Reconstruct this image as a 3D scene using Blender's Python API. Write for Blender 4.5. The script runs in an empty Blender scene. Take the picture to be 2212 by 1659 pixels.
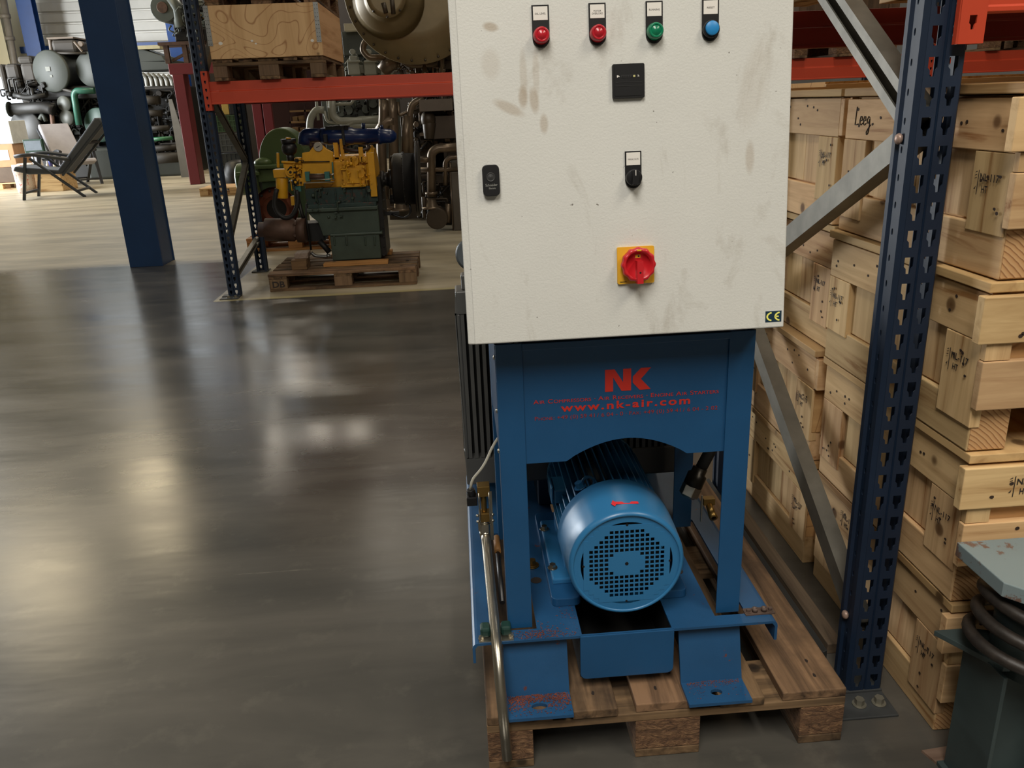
import bpy, bmesh, math, random
from mathutils import Vector, Matrix
random.seed(7)
SC = bpy.context.scene
COL = SC.collection
PI = math.pi
# ---------------- camera ----------------
F_PX, PITCH, YAW, ROLL, CAM_H = 1754.27, math.radians(19.19), math.radians(3.2), math.radians(-2.38), 1.40
FW = Vector((math.sin(YAW)*math.cos(PITCH), math.cos(YAW)*math.cos(PITCH), -math.sin(PITCH)))
_r0 = Vector((math.cos(YAW), -math.sin(YAW), 0)); _u0 = _r0.cross(FW)
RT = math.cos(ROLL)*_r0 + math.sin(ROLL)*_u0
UP = math.cos(ROLL)*_u0 - math.sin(ROLL)*_r0
CAM = Vector((0, 0, CAM_H))
cd = bpy.data.cameras.new('camera'); cam = bpy.data.objects.new('camera', cd); COL.objects.link(cam)
m = Matrix((RT, UP, -FW)).transposed().to_4x4(); m.translation = CAM; cam.matrix_world = m
cd.sensor_width = 36; cd.lens = 36*F_PX/2212; cd.clip_start = .05; cd.clip_end = 200
SC.camera = cam
def at(px, py, Y):
    """point of the plane y = Y seen at a pixel of the photograph (used to read real positions off the photo)"""
    d = FW + RT*((px-1106)/F_PX) - UP*((py-829.5)/F_PX)
    return CAM + d*(Y/d.y)
def floor_at(px, py, z=0):
    d = FW + RT*((px-1106)/F_PX) - UP*((py-829.5)/F_PX)
    return CAM + d*((z-CAM_H)/d.z)
# ---------------- world, lights, exposure ----------------
w = bpy.data.worlds.new('daylight'); SC.world = w; w.use_nodes = True
w.node_tree.nodes['Background'].inputs[0].default_value = (.85, .93, 1, 1)
w.node_tree.nodes['Background'].inputs[1].default_value = 2.2
vs = SC.view_settings; vs.view_transform = 'Standard'; vs.look = 'None'; vs.gamma = 1; vs.exposure = 0.0
vs.use_curve_mapping = False
def area(name, loc, size, power, color=(1, .93, .82), rot=(0, 0, 0)):
    l = bpy.data.lights.new(name, 'AREA'); l.shape = 'RECTANGLE'; l.size, l.size_y = size; l.energy = power; l.color = color
    o = bpy.data.objects.new(name, l); COL.objects.link(o); o.location = loc; o.rotation_euler = rot
    return o
# rows of ceiling lamps of the hall: (x, y, z, size x, size y, power)
WARM = (1, .90, .74); KEY = (1, .95, .87); GOLD = (1, .82, .52)
for i, (x, y, z, sx, sy, p, c) in enumerate([(-.6, -1.8, 5.2, 1.6, 3.2, 290, KEY), (3.2, -1.2, 5.2, 1.2, 2.6, 150, WARM), (-5.5, 1.5, 6.6, .5, 6, 60, WARM),
        (-4.05, 20.8, 7.0, 2.8, 1.0, 270, WARM), (-7.3, 17.6, 7.0, 1.0, 2.4, 140, GOLD), (-8.4, 14.1, 7.0, 1.5, 1.8, 115, GOLD), (-1.85, 14.8, 7.0, .35, .9, 16, WARM), (-.8, 14.6, 7.0, .35, .9, 16, WARM),
        (2.6, 4.6, 5.6, .5, 2.4, 60, WARM), (1.5, 9.0, 6.9, .5, 3, 90, WARM), (-2.2, 4.9, 7.2, .3, 1.2, 22, WARM)]):
    area('hall_lamp_light', (x, y, z), (sx, sy), p, c)
# daylight through the open door of the left wall
area('door_daylight', (-13.6, 17.5, 2.2), (7, 4.0), 2400, (.93, .97, 1), (0, math.radians(-90), 0))
# ---------------- materials ----------------
def s2l(c): return tuple(((v/255)/12.92 if v/255 <= .04045 else (((v/255)+.055)/1.055)**2.4) for v in c)
MATS = {}
def _nt(name):
    mt = bpy.data.materials.new(name); mt.use_nodes = True; nt = mt.node_tree
    return mt, nt, nt.nodes, nt.links, nt.nodes['Principled BSDF']
def _coords(nt, scale=(1, 1, 1), rnd=3.0):
    n, l = nt.nodes, nt.links
    tc = n.new('ShaderNodeTexCoord'); mp = n.new('ShaderNodeMapping'); oi = n.new('ShaderNodeObjectInfo')
    ad = n.new('ShaderNodeVectorMath'); ad.operation = 'ADD'
    ml = n.new('ShaderNodeMath'); ml.operation = 'MULTIPLY'; ml.inputs[1].default_value = rnd
    l.new(oi.outputs['Random'], ml.inputs[0]); l.new(tc.outputs['Object'], ad.inputs[0]); l.new(ml.outputs[0], ad.inputs[1])
    l.new(ad.outputs[0], mp.inputs[0]); mp.inputs['Scale'].default_value = scale
    return mp.outputs[0], oi
def _noise(nt, vec, scale, detail=3, rough=.55, dist=0):
    t = nt.nodes.new('ShaderNodeTexNoise'); t.inputs['Scale'].default_value = scale; t.inputs['Detail'].default_value = detail
    t.inputs['Roughness'].default_value = rough; t.inputs['Distortion'].default_value = dist
    nt.links.new(vec, t.inputs['Vector']); return t.outputs['Fac']
def _ramp(nt, fac, stops):
    r = nt.nodes.new('ShaderNodeValToRGB'); e = r.color_ramp.elements
    while len(e) < len(stops): e.new(.5)
    for i, (p, c) in enumerate(stops):
        e[i].position = p; e[i].color = (*c, 1) if len(c) == 3 else c
    nt.links.new(fac, r.inputs[0]); return r.outputs[0]
def _mix(nt, fac, a, b):
    x = nt.nodes.new('ShaderNodeMix'); x.data_type = 'RGBA'
    for s, v in ((x.inputs[0], fac), (x.inputs[6], a), (x.inputs[7], b)):
        if isinstance(v, (int, float)): s.default_value = v
        elif isinstance(v, tuple): s.default_value = (*v, 1)
        else: nt.links.new(v, s)
    return x.outputs[2]
def _bump(nt, fac, strength, dist=.002):
    b = nt.nodes.new('ShaderNodeBump'); b.inputs['Strength'].default_value = strength; b.inputs['Distance'].default_value = dist
    nt.links.new(fac, b.inputs['Height']); nt.links.new(b.outputs[0], nt.nodes['Principled BSDF'].inputs['Normal'])
def paint(name, col, rough=.45, metal=0, var=.12, vscale=6, bump=.05, bscale=300, wear=None, wear_at=.62, emit=0, spec=.5):
    """painted or bare surface with slight unevenness; wear = colour of chips and dirt"""
    if name in MATS: return MATS[name]
    mt, nt, n, l, b = _nt(name); c = s2l(col); v, oi = _coords(nt)
    f = _noise(nt, v, vscale, 4)
    lo = tuple(x*(1-var) for x in c); hi = tuple(min(1, x*(1+var)) for x in c)
    out = _ramp(nt, f, [(.3, lo), (.7, hi)])
    if wear:
        g = _noise(nt, v, vscale*3.1, 6, .7); k = _ramp(nt, g, [(wear_at, (0, 0, 0)), (wear_at+.04, (1, 1, 1))])
        out = _mix(nt, k, out, s2l(wear))
    l.new(out, b.inputs['Base Color']); b.inputs['Roughness'].default_value = rough; b.inputs['Metallic'].default_value = metal
    b.inputs['Specular IOR Level'].default_value = spec
    if bump: _bump(nt, _noise(nt, v, bscale, 2), bump, .001)
    if emit: b.inputs['Emission Color'].default_value = (*c, 1); b.inputs['Emission Strength'].default_value = emit
    MATS[name] = mt; return mt
def wood(name, light, dark, axis=0, scale=1.0, rough=.65, knots=True, figure=False, dirt=None, spread=.5):
    key = name+'xyz'[axis]
    if key in MATS: return MATS[key]
    mt, nt, n, l, b = _nt(key)
    s = [26*scale]*3; s[axis] = 1.6*scale
    v, oi = _coords(nt, tuple(s), 7.0); v2, _ = _coords(nt, (1, 1, 1), 7.0)
    f = _noise(nt, v, 1.0, 5, .6, .6)
    L, D = s2l(light), s2l(dark)
    mid = tuple((p*.6+q*.4) for p, q in zip(L, D))
    out = _ramp(nt, f, [(.32, D), (.5-.1*spread, mid), (.6, L)])
    if figure:
        g = _noise(nt, v2, 2.6, 1, .4, .5)
        mm = n.new('ShaderNodeMath'); mm.operation = 'MULTIPLY'; mm.inputs[1].default_value = 14; l.new(g, mm.inputs[0])
        fr = n.new('ShaderNodeMath'); fr.operation = 'FRACT'; l.new(mm.outputs[0], fr.inputs[0])
        k = _ramp(nt, fr.outputs[0], [(0, (0, 0, 0)), (.42, (0, 0, 0)), (.5, (.75, .75, .75)), (.56, (0, 0, 0))])
        out = _mix(nt, k, out, (tuple(x*q for x, q in zip(D, (.6, .42, .34))) if 'figured' in name else tuple(x*.75 for x in D)))
    if knots:
        vo = n.new('ShaderNodeTexVoronoi'); vo.inputs['Scale'].default_value = 5.5; l.new(v2, vo.inputs['Vector'])
        k = _ramp(nt, vo.outputs['Distance'], [(0, (1, 1, 1)), (.07, (.85, .85, .85)), (.10, (.15, .15, .15)), (.2, (0, 0, 0))])
        out = _mix(nt, k, out, tuple(x*.35 for x in D))
    if dirt:
        g = _noise(nt, v2, 3.5, 5, .7); k = _ramp(nt, g, [(.45, (0, 0, 0)), (.7, (.75, .75, .75))]); out = _mix(nt, k, out, s2l(dirt))
    # every piece its own tone
    hs = n.new('ShaderNodeHueSaturation'); mh = n.new('ShaderNodeMath'); mh.operation = 'MULTIPLY_ADD'; mh.inputs[1].default_value = 7.31; mh.inputs[2].default_value = 0; l.new(oi.outputs['Random'], mh.inputs[0]); mf = n.new('ShaderNodeMath'); mf.operation = 'FRACT'; l.new(mh.outputs[0], mf.inputs[0]); m3 = n.new('ShaderNodeMapRange'); m3.inputs[3].default_value = .493; m3.inputs[4].default_value = .506; l.new(mf.outputs[0], m3.inputs[0]); l.new(m3.outputs[0], hs.inputs['Hue']); mr = n.new('ShaderNodeMapRange'); mr.inputs[3].default_value = .82; mr.inputs[4].default_value = 1.14
    l.new(oi.outputs['Random'], mr.inputs[0]); l.new(mr.outputs[0], hs.inputs['Value']); l.new(out, hs.inputs['Color'])
    l.new(hs.outputs[0], b.inputs['Base Color']); b.inputs['Roughness'].default_value = rough; b.inputs['Specular IOR Level'].default_value = .3
    _bump(nt, f, .25, .002); MATS[key] = mt; return mt
def flat(name, col, rough=.5, metal=0): return paint(name, col, rough, metal, 0, 1, 0)
PINE = dict(light=(218, 184, 136), dark=(154, 110, 66), spread=.9)
OLD = dict(light=(134, 106, 78), dark=(54, 41, 30), dirt=(52, 41, 32), spread=.1)
def pine(ax): return wood('pine', axis=ax, **PINE)
def old(ax): return wood('weathered_pallet_wood', axis=ax, rough=.8, **OLD)
BLUE = paint('blue_machine_paint', (27, 76, 118), .34, 0, .08, 5, .12, 500)
BLUEM = paint('lit_motor_blue', (46, 112, 160), .32, 0, .05, 5, .06, 400)  # machine blue made lighter: light from above put into the colour
BLUERUST = paint('blue_paint_with_rust', (29, 74, 114), .42, 0, .1, 9, .15, 300, (96, 52, 40), .64)
RUST = paint('rust_flakes', (104, 52, 38), .9, 0, .4, 60, .3)
NAVY = paint('navy_rack_paint', (21, 37, 58), .5, 0, .12, 8, .05, 300, (60, 66, 84), .74)
ORANGE = paint('orange_beam_paint', (190, 68, 42), .42, 0, .06, 3, .03, 200)
CHROME = paint('zinc_steel', (176, 170, 156), .28, .95, .15, 12, .05, 200)
GALV = paint('galvanised_brace', (120, 117, 108), .42, .5, .2, 14, .06, 200)
STEEL = paint('grey_steel', (110, 110, 108), .4, .8, .15, 10, .05, 200)
BLACK = paint('black_plastic', (17, 17, 19), .42, 0, .1, 20, .03)
RUBBER = paint('black_rubber', (24, 23, 22), .62, 0, .2, 20, .1, 200)
BRASS = paint('brass', (140, 112, 62), .36, .85, .15, 20, .05)
WHITE = flat('white_label', (226, 222, 214), .5)
RED = paint('red_plastic', (190, 32, 40), .3, 0, .05)
INK = flat('black_ink', (44, 36, 32), .7)
DECAL = paint('red_decal', (196, 44, 32), .5, 0, .05, 5, 0)
GREYP = paint('grey_green_steel_paint', (116, 132, 134), .38, 0, .08, 6, .05, 200)
# ---------------- mesh helpers ----------------
T = None            # optional transform applied to every vertex while set
class MB:
    def __init__(s): s.v = []; s.f = []; s.m = []; s.s = []
    def add(s, vs, fs, m=0, smooth=False):
        o = len(s.v); s.v += [Vector(p) for p in vs]
        for f in fs: s.f.append([o+i for i in f]); s.m.append(m); s.s.append(smooth)
        return s
    def box(s, x0, x1, y0, y1, z0, z1, m=0):
        x0, x1 = min(x0, x1), max(x0, x1); y0, y1 = min(y0, y1), max(y0, y1); z0, z1 = min(z0, z1), max(z0, z1)
        return s.add([(x, y, z) for z in (z0, z1) for y in (y0, y1) for x in (x0, x1)],
                     [(0, 2, 3, 1), (4, 5, 7, 6), (0, 1, 5, 4), (2, 6, 7, 3), (0, 4, 6, 2), (1, 3, 7, 5)], m)
    def beam(s, a, b, w, h, m=0, up=(0, 0, 1)):
        """square bar from a to b: w across, h along up"""
        a, b = Vector(a), Vector(b); d = (b-a).normalized(); u = Vector(up); r = d.cross(u)
        if r.length < 1e-4: r = d.cross(Vector((1, 0, 0)))
        r.normalize(); u = r.cross(d).normalized()
        vs = [p+r*i*w/2+u*j*h/2 for p in (a, b) for j in (-1, 1) for i in (-1, 1)]
        return s.add(vs, [(0, 2, 3, 1), (4, 5, 7, 6), (0, 1, 5, 4), (2, 6, 7, 3), (0, 4, 6, 2), (1, 3, 7, 5)], m)
    def cyl(s, a, b, r0, r1=None, n=20, m=0, cap=True):
        r1 = r0 if r1 is None else r1
        return s.lathe(a, b, [(0, 0)]*0+[(0, r0), ((Vector(b)-Vector(a)).length, r1)], n, m, cap)
    def lathe(s, a, b, prof, n=24, m=0, cap=True):
        """profile of (distance along a->b, radius)"""
        a, b = Vector(a), Vector(b); d = (b-a).normalized()
        e = Vector((0, 0, 1)) if abs(d.z) < .9 else Vector((1, 0, 0)); r = d.cross(e).normalized(); u = r.cross(d)
        vs = []
        for t, q in prof:
            for i in range(n):
                g = 2*PI*i/n; vs.append(a+d*t+(r*math.cos(g)+u*math.sin(g))*q)
        k = len(prof); o = len(s.v)
        fs = [(j*n+i, j*n+(i+1) % n, (j+1)*n+(i+1) % n, (j+1)*n+i) for j in range(k-1) for i in range(n)]
        s.add(vs, fs, m, True)
        if cap:
            s.add(vs[:n], [tuple(range(n))[::-1]], m); s.add(vs[-n:], [tuple(range(n))], m)
        return s
    def tube(s, pts, r, n=10, m=0, bend=None, cap=True):
        P = [Vector(p) for p in pts]
        if bend:
            Q = [P[0]]
            for i in range(1, len(P)-1):
                a, b, c = P[i-1], P[i], P[i+1]; d1 = (a-b); d2 = (c-b); q = min(bend, d1.length*.45, d2.length*.45)
                p1 = b+d1.normalized()*q; p2 = b+d2.normalized()*q
                for k in range(6):
                    t = k/5; Q.append(p1.lerp(b, t).lerp(b.lerp(p2, t), t))
            Q.append(P[-1]); P = Q
        d = (P[1]-P[0]).normalized(); e = Vector((0, 0, 1)) if abs(d.z) < .9 else Vector((1, 0, 0)); x = d.cross(e).normalized()
        vs = []
        for i, p in enumerate(P):
            d = (P[min(i+1, len(P)-1)]-P[max(i-1, 0)]).normalized(); x = (x-d*x.dot(d)).normalized(); y = d.cross(x)
            for k in range(n):
                g = 2*PI*k/n; vs.append(p+(x*math.cos(g)+y*math.sin(g))*r)
        k = len(P)
        s.add(vs, [(j*n+i, j*n+(i+1) % n, (j+1)*n+(i+1) % n, (j+1)*n+i) for j in range(k-1) for i in range(n)], m, True)
        if cap: s.add(vs[:n], [tuple(range(n))[::-1]], m); s.add(vs[-n:], [tuple(range(n))], m)
        return s
    def ball(s, c, r, n=14, m=0, sc=(1, 1, 1)):
        c = Vector(c); k = n//2; vs = []
        for j in range(1, k):
            g = PI*j/k
            for i in range(n): h = 2*PI*i/n; vs.append(c+Vector((r*sc[0]*math.sin(g)*math.cos(h), r*sc[1]*math.sin(g)*math.sin(h), r*sc[2]*math.cos(g))))
        vs += [c+Vector((0, 0, r*sc[2])), c-Vector((0, 0, r*sc[2]))]; t = len(vs)-2
        fs = [(j*n+i, (j+1)*n+i, (j+1)*n+(i+1) % n, j*n+(i+1) % n) for j in range(k-2) for i in range(n)]
        fs += [(t, i, (i+1) % n) for i in range(n)] + [(t+1, (k-2)*n+(i+1) % n, (k-2)*n+i) for i in range(n)]
        return s.add(vs, fs, m, True)
    def prism(s, pts, o, u, v, t, m=0, smooth=False):
        """outline pts (a, b) -> o + a u + b v, extruded by the vector t"""
        o, u, v, t = Vector(o), Vector(u), Vector(v), Vector(t); n = len(pts)
        A = [o+u*a+v*b for a, b in pts]; B = [p+t for p in A]
        s.add(A+B, [tuple(range(n))[::-1], tuple(range(n, 2*n))], m)
        s.add(A+B, [(i, (i+1) % n, n+(i+1) % n, n+i) for i in range(n)], m, smooth)
        return s
    def build(s, name, mats, parent=None, bevel=0, label=None, kind=None, seg=2):
        me = bpy.data.meshes.new(name); off = Vector((0, 0, 0)); p = parent
        while p is not None: off += p.location; p = p.parent
        V = [T(v) if T else v for v in s.v]
        me.from_pydata([tuple(v-off) for v in V], [], s.f)
        me.polygons.foreach_set('material_index', s.m); me.polygons.foreach_set('use_smooth', s.s)
        bm = bmesh.new(); bm.from_mesh(me); bmesh.ops.remove_doubles(bm, verts=bm.verts, dist=1e-6)
        bmesh.ops.recalc_face_normals(bm, faces=bm.faces); bm.to_mesh(me); bm.free()
        for q in (mats if isinstance(mats, (list, tuple)) else [mats]): me.materials.append(q)
        o = bpy.data.objects.new(name, me); COL.objects.link(o); o.parent = parent
        if bevel:
            b = o.modifiers.new('edge', 'BEVEL'); b.width = bevel; b.segments = seg; b.limit_method = 'ANGLE'; b.angle_limit = math.radians(50); b.harden_normals = False
        if label: o['label'] = label
        if kind: o['kind'] = kind
        return o
def thing(name, label, cat, loc=(0, 0, 0), group=None):
    o = bpy.data.objects.new(name, None); o.empty_display_size = .1; COL.objects.link(o); o.location = loc
    o['label'] = label; o['category'] = cat
    if group: o['group'] = group
    return o
def tag(o, label, cat, group=None):
    o['label'] = label; o['category'] = cat
    if group: o['group'] = group
    return o
def struct(o): o['kind'] = 'structure'; return o
def dup(o, parent=None):
    c = o.copy(); COL.objects.link(c); c.parent = parent
    for ch in list(o.children): dup(ch, c)
    return c
def bx(name, d, mat, parent, bevel=0, label=None): return MB().box(*d).build(name, mat, parent, bevel, label)
def write(name, txt, size, o, u, v, mat, parent, width=None, bold=0, skew=0, align='CENTER', space=1.0):
    """lettering as a mesh lying on the plane o + a u + b v"""
    cu = bpy.data.curves.new('lettering', 'FONT'); cu.body = txt; cu.size = size; cu.align_x = align; cu.offset = bold; cu.shear = skew; cu.resolution_u = 3; cu.space_character = space
    ob = bpy.data.objects.new('lettering', cu); COL.objects.link(ob)
    dg = bpy.context.evaluated_depsgraph_get(); me = bpy.data.meshes.new_from_object(ob.evaluated_get(dg))
    bpy.data.objects.remove(ob); o, u, v = Vector(o), Vector(u), Vector(v)
    xs = [q.co.x for q in me.vertices]; sx = 1
    if width and xs: sx = width/(max(xs)-min(xs))
    off = Vector((0, 0, 0)); p = parent
    while p is not None: off += p.location; p = p.parent
    for q in me.vertices:
        w_ = o+u*q.co.x*sx+v*q.co.y; q.co = (T(w_) if T else w_)-off
    me.materials.append(mat); ob = bpy.data.objects.new(name, me); COL.objects.link(ob); ob.parent = parent
    return ob
X3, Y3, Z3 = Vector((1, 0, 0)), Vector((0, 1, 0)), Vector((0, 0, 1))
def circle(r, n=24, c=(0, 0), a0=0, a1=2*PI):
    full = abs(a1-a0-2*PI) < 1e-6
    return [(c[0]+r*math.cos(a0+(a1-a0)*i/(n if full else n-1)), c[1]+r*math.sin(a0+(a1-a0)*i/(n if full else n-1))) for i in range(n)]
def rrect(x0, x1, y0, y1, r, n=5):
    P = []
    for cx, cy, a in ((x1-r, y1-r, 0), (x0+r, y1-r, PI/2), (x0+r, y0+r, PI), (x1-r, y0+r, 1.5*PI)):
        P += [(cx+r*math.cos(a+PI/2*i/n), cy+r*math.sin(a+PI/2*i/n)) for i in range(n+1)]
    return P
def hexbolt(mb, p, axis, r, h, m=0):
    p = Vector(p); axis = Vector(axis).normalized(); mb.lathe(p, p+axis, [(0, r*1.5), (h*.2, r*1.5)], 14, m)
    d = axis; e = Vector((0, 0, 1)) if abs(d.z) < .9 else Vector((1, 0, 0)); a = d.cross(e).normalized(); b = a.cross(d)
    mb.prism(circle(r, 6), p+axis*h*.2, a, b, axis*h, m); return mb
# ================= the setting =================
def floor_mat():
    mt, nt, n, l, b = _nt('painted_concrete_floor'); tc = n.new('ShaderNodeTexCoord')
    sp = n.new('ShaderNodeSeparateXYZ'); l.new(tc.outputs['Object'], sp.inputs[0])
    mp = n.new('ShaderNodeMapping'); mp.inputs['Scale'].default_value = (.7, 2.6, 1); mp.inputs['Rotation'].default_value = (0, 0, .35); l.new(tc.outputs['Object'], mp.inputs[0])
    f = _noise(nt, mp.outputs[0], 1.3, 6, .6, .4); g = _noise(nt, tc.outputs['Object'], 9, 6, .65)
    dark = _ramp(nt, f, [(.3, s2l((66, 65, 61))), (.7, s2l((92, 88, 81)))])
    dust = _ramp(nt, g, [(.56, (0, 0, 0)), (.78, (.35, .35, .35))]); dark = _mix(nt, dust, dark, s2l((112, 108, 98)))
    # fine pale scratches
    ms = n.new('ShaderNodeMapping'); ms.inputs['Scale'].default_value = (.5, 9, 1); ms.inputs['Rotation'].default_value = (0, 0, -.6); l.new(tc.outputs['Object'], ms.inputs[0])
    sc = _noise(nt, ms.outputs[0], 2.2, 7, .75); sk = _ramp(nt, sc, [(.66, (0, 0, 0)), (.7, (.5, .5, .5)), (.73, (0, 0, 0))]); dark = _mix(nt, sk, dark, s2l((128, 124, 112)))
    bare = _ramp(nt, _noise(nt, mp.outputs[0], 1.1, 5, .6, .3), [(.32, s2l((128, 118, 98))), (.7, s2l((184, 172, 146)))])
    def step(out, edge, soft=.04):
        r = n.new('ShaderNodeMapRange'); r.inputs[1].default_value = edge-soft; r.inputs[2].default_value = edge+soft; l.new(out, r.inputs[0]); return r.outputs[0]
    # the grey coating ends at y = 6.42 under the rack row and at y = 8.3 in the aisle
    wob = n.new('ShaderNodeMath'); wob.operation = 'MULTIPLY_ADD'; wob.inputs[1].default_value = .25; l.new(f, wob.inputs[0]); l.new(sp.outputs[1], wob.inputs[2])
    a = step(sp.outputs[1], 6.42, .01); c = step(wob.outputs[0], 8.45, .12); xr = step(sp.outputs[0], -1.97, .01)
    k = _mix(nt, xr, c, a); out = _mix(nt, k, dark, bare)
    # the worn yellow line on the edge of the coating
    y0 = step(sp.outputs[1], 6.40, .008); y1 = step(sp.outputs[1], 6.47, .008)
    ln = n.new('ShaderNodeMath'); ln.operation = 'SUBTRACT'; l.new(y0, ln.inputs[0]); l.new(y1, ln.inputs[1])
    l2 = n.new('ShaderNodeMath'); l2.operation = 'MULTIPLY'; l.new(ln.outputs[0], l2.inputs[0]); l.new(xr, l2.inputs[1]); 
    l3 = n.new('ShaderNodeMath'); l3.operation = 'MULTIPLY'; l3.inputs[1].default_value = .8; l.new(l2.outputs[0], l3.inputs[0])
    out = _mix(nt, l3.outputs[0], out, s2l((170, 158, 112)))
    l.new(out, b.inputs['Base Color'])
    rr = n.new('ShaderNodeMapRange'); rr.inputs[3].default_value = .15; rr.inputs[4].default_value = .32; l.new(f, rr.inputs[0])
    rk = n.new('ShaderNodeMix'); l.new(k, rk.inputs[0]); l.new(rr.outputs[0], rk.inputs[2]); rk.inputs[3].default_value = .42; l.new(rk.outputs[0], b.inputs['Roughness'])
    b.inputs['Specular IOR Level'].default_value = .75; b.inputs['IOR'].default_value = 1.55
    _bump(nt, _noise(nt, mp.outputs[0], 2.5, 3, .5), .12, .01); return mt
fl = MB().box(-15, 9, -8, 27.5, -.1, 0).build('floor', floor_mat()); struct(fl)
CEIL = paint('ceiling_sheet', (96, 94, 88), .7, 0, .1, 1, 0)
SHEET = paint('wall_cladding_sheet', (205, 203, 196), .4, .1, .06, 2, .02)
WF = paint('window_frame_grey', (120, 122, 122), .5)
PLAS = paint('cream_wall_paint', (206, 196, 164), .7, 0, .05, 1, 0)
struct(MB().box(-15, 9, -8, 27.5, 7.4, 7.6).build('ceiling', CEIL))
struct(MB().box(8.8, 9, -8, 27.5, 0, 7.4).build('wall_right', paint('dark_wall', (90, 86, 78), .7, 0, .1, 1, 0)))
struct(MB().box(-15, 9, -8.2, -8, 0, 7.4).build('wall_behind', paint('pale_back_wall', (150, 146, 134), .7, 0, .1, 1, 0)))
# left wall with its open roller door (y 14.5 .. 21)
struct(MB().box(-15, -14, -8, 14.5, 0, 7.4).box(-15, -14, 21.5, 27.5, 0, 7.4).box(-15, -14, 14.5, 21.5, 4.3, 7.4).build('wall_left', PLAS))
# far wall: panelled cladding, every cassette with its own rib
wb = MB().box(-12.9, 9, 27.1, 27.5, 0, 4.95).box(-12.9, -12.6, 27.1, 27.5, 4.95, 7.4).box(-4.6, 9, 27.1, 27.5, 4.95, 7.4).box(-12.6, -4.6, 27.1, 27.5, 7.1, 7.4).build('wall_far', SHEET); struct(wb)
struct(MB().box(-15, -12.9, 27.1, 27.5, 2.7, 7.4).build('wall_far_lintel', PLAS))
wn = MB().box(-12.6, -12.54, 27.2, 27.3, 4.95, 7.1).box(-4.66, -4.6, 27.2, 27.3, 4.95, 7.1).box(-12.54, -4.66, 27.2, 27.3, 4.95, 5.01).box(-12.54, -4.66, 27.2, 27.3, 7.04, 7.1).build('window_1', WF); struct(wn)  # window band out of view, widened to brighten the floor reflections
for k in range(7): bx('glazing_bar', (-11.6+k*1.0, -11.5+k*1.0, 27.21, 27.29, 5.01, 7.04), WF, wn)
proto = MB().prism([(0, 0), (0, .27), (.05, .25), (.07, .03), (.02, 0)], (-12.9, 27.1, 0), (0, -1, 0), (0, 0, 1), (21.7, 0, 0)).build('cladding_panel', SHEET, wb)
for k in range(7):
    o = proto if k == 0 else proto.copy()
    if k: COL.objects.link(o); o.parent = wb
    o.location = (0, 0, 2.6+k*.3)
struct(MB().box(-14, at(14, 50, 25.9).x, 25.6, 27.0, 2.7, 7.4).build('trim_1', paint('cream_pier', (206, 196, 164), .7, 0, .05, 1, 0)))
BCOL = paint('blue_column_paint', (34, 64, 104), .42, 0, .1, 3, .06, 200)
BCOL2 = paint('bright_blue_column_paint', (28, 66, 128), .42, 0, .1, 3, .03, 200)
def ibeam(name, x, y, wx, dy, h, mat, label, cat='column', t=.018):
    r = thing(name, label, cat, (x, y, 0))
    bx('front_flange', (x-wx/2, x+wx/2, y, y+t, 0, h), mat, r, .004)
    bx('rear_flange', (x-wx/2, x+wx/2, y+dy-t, y+dy, 0, h), mat, r, .004)
    bx('web', (x-t/3, x+t/3, y+t, y+dy-t, 0, h), mat, r)
    bx('base_plate', (x-wx/2-.005, x+wx/2+.005, y-.0, y+dy+.01, 0, .02), mat, r)
    return r
# boxed steel column in the aisle
c = thing('steel_column', 'large navy blue steel column standing in the aisle', 'column', (-3.09, 8.2, 0))
bx('column_front', (-3.26, -2.94, 8.18, 8.20, 0, 7.3), BCOL, c, .003)
bx('column_side', (-2.96, -2.94, 8.20, 8.50, 0, 7.3), BCOL, c, .003)
bx('column_side', (-3.26, -3.24, 8.20, 8.50, 0, 7.3), BCOL, c, .003)
bx('rear_flange', (-3.27, -2.93, 8.50, 8.515, 0, 7.3), BCOL, c, .003)
c = ibeam('steel_column', at(62, 60, 25.8).x, 25.8, .42, .3, 7.3, BCOL2, 'bright blue column against the pale ribbed far wall')
c = ibeam('steel_column', at(412, 300, 24.0).x, 24.0, .35, .3, 7.3, BCOL2, 'bright blue column seen inside the dark red portal frame')
tag(bx('wall_rail', (-12.8, -7.3, 26.35, 26.5, at(340, 96, 26.3).z-.1, at(340, 94, 26.3).z+.05), BCOL2, None), 'blue horizontal rail along the foot of the ribbed wall panels', 'rail')
struct(MB().box(-7.25, 9, 24.6, 24.8, 0, 4.4).build('dark_backdrop', paint('backdrop_dark_brown', (48, 42, 38), .8, 0, .2, 1, 0)))  # backdrop added to keep the hall behind the portal dark
p = MB().tube([at(4, -20, 25.5), at(30, 128, 25.5), at(44, 215, 25.5)], .09, 10)
for q in (at(12, 35, 25.5), at(21, 83, 25.5)): p.cyl(q-Z3*.05, q+Z3*.05, .13, n=12)
tag(p.build('downpipe', paint('grey_downpipe', (120, 112, 100), .5)), 'grey downpipe on the cream pier of the far wall', 'pipe')
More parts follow.
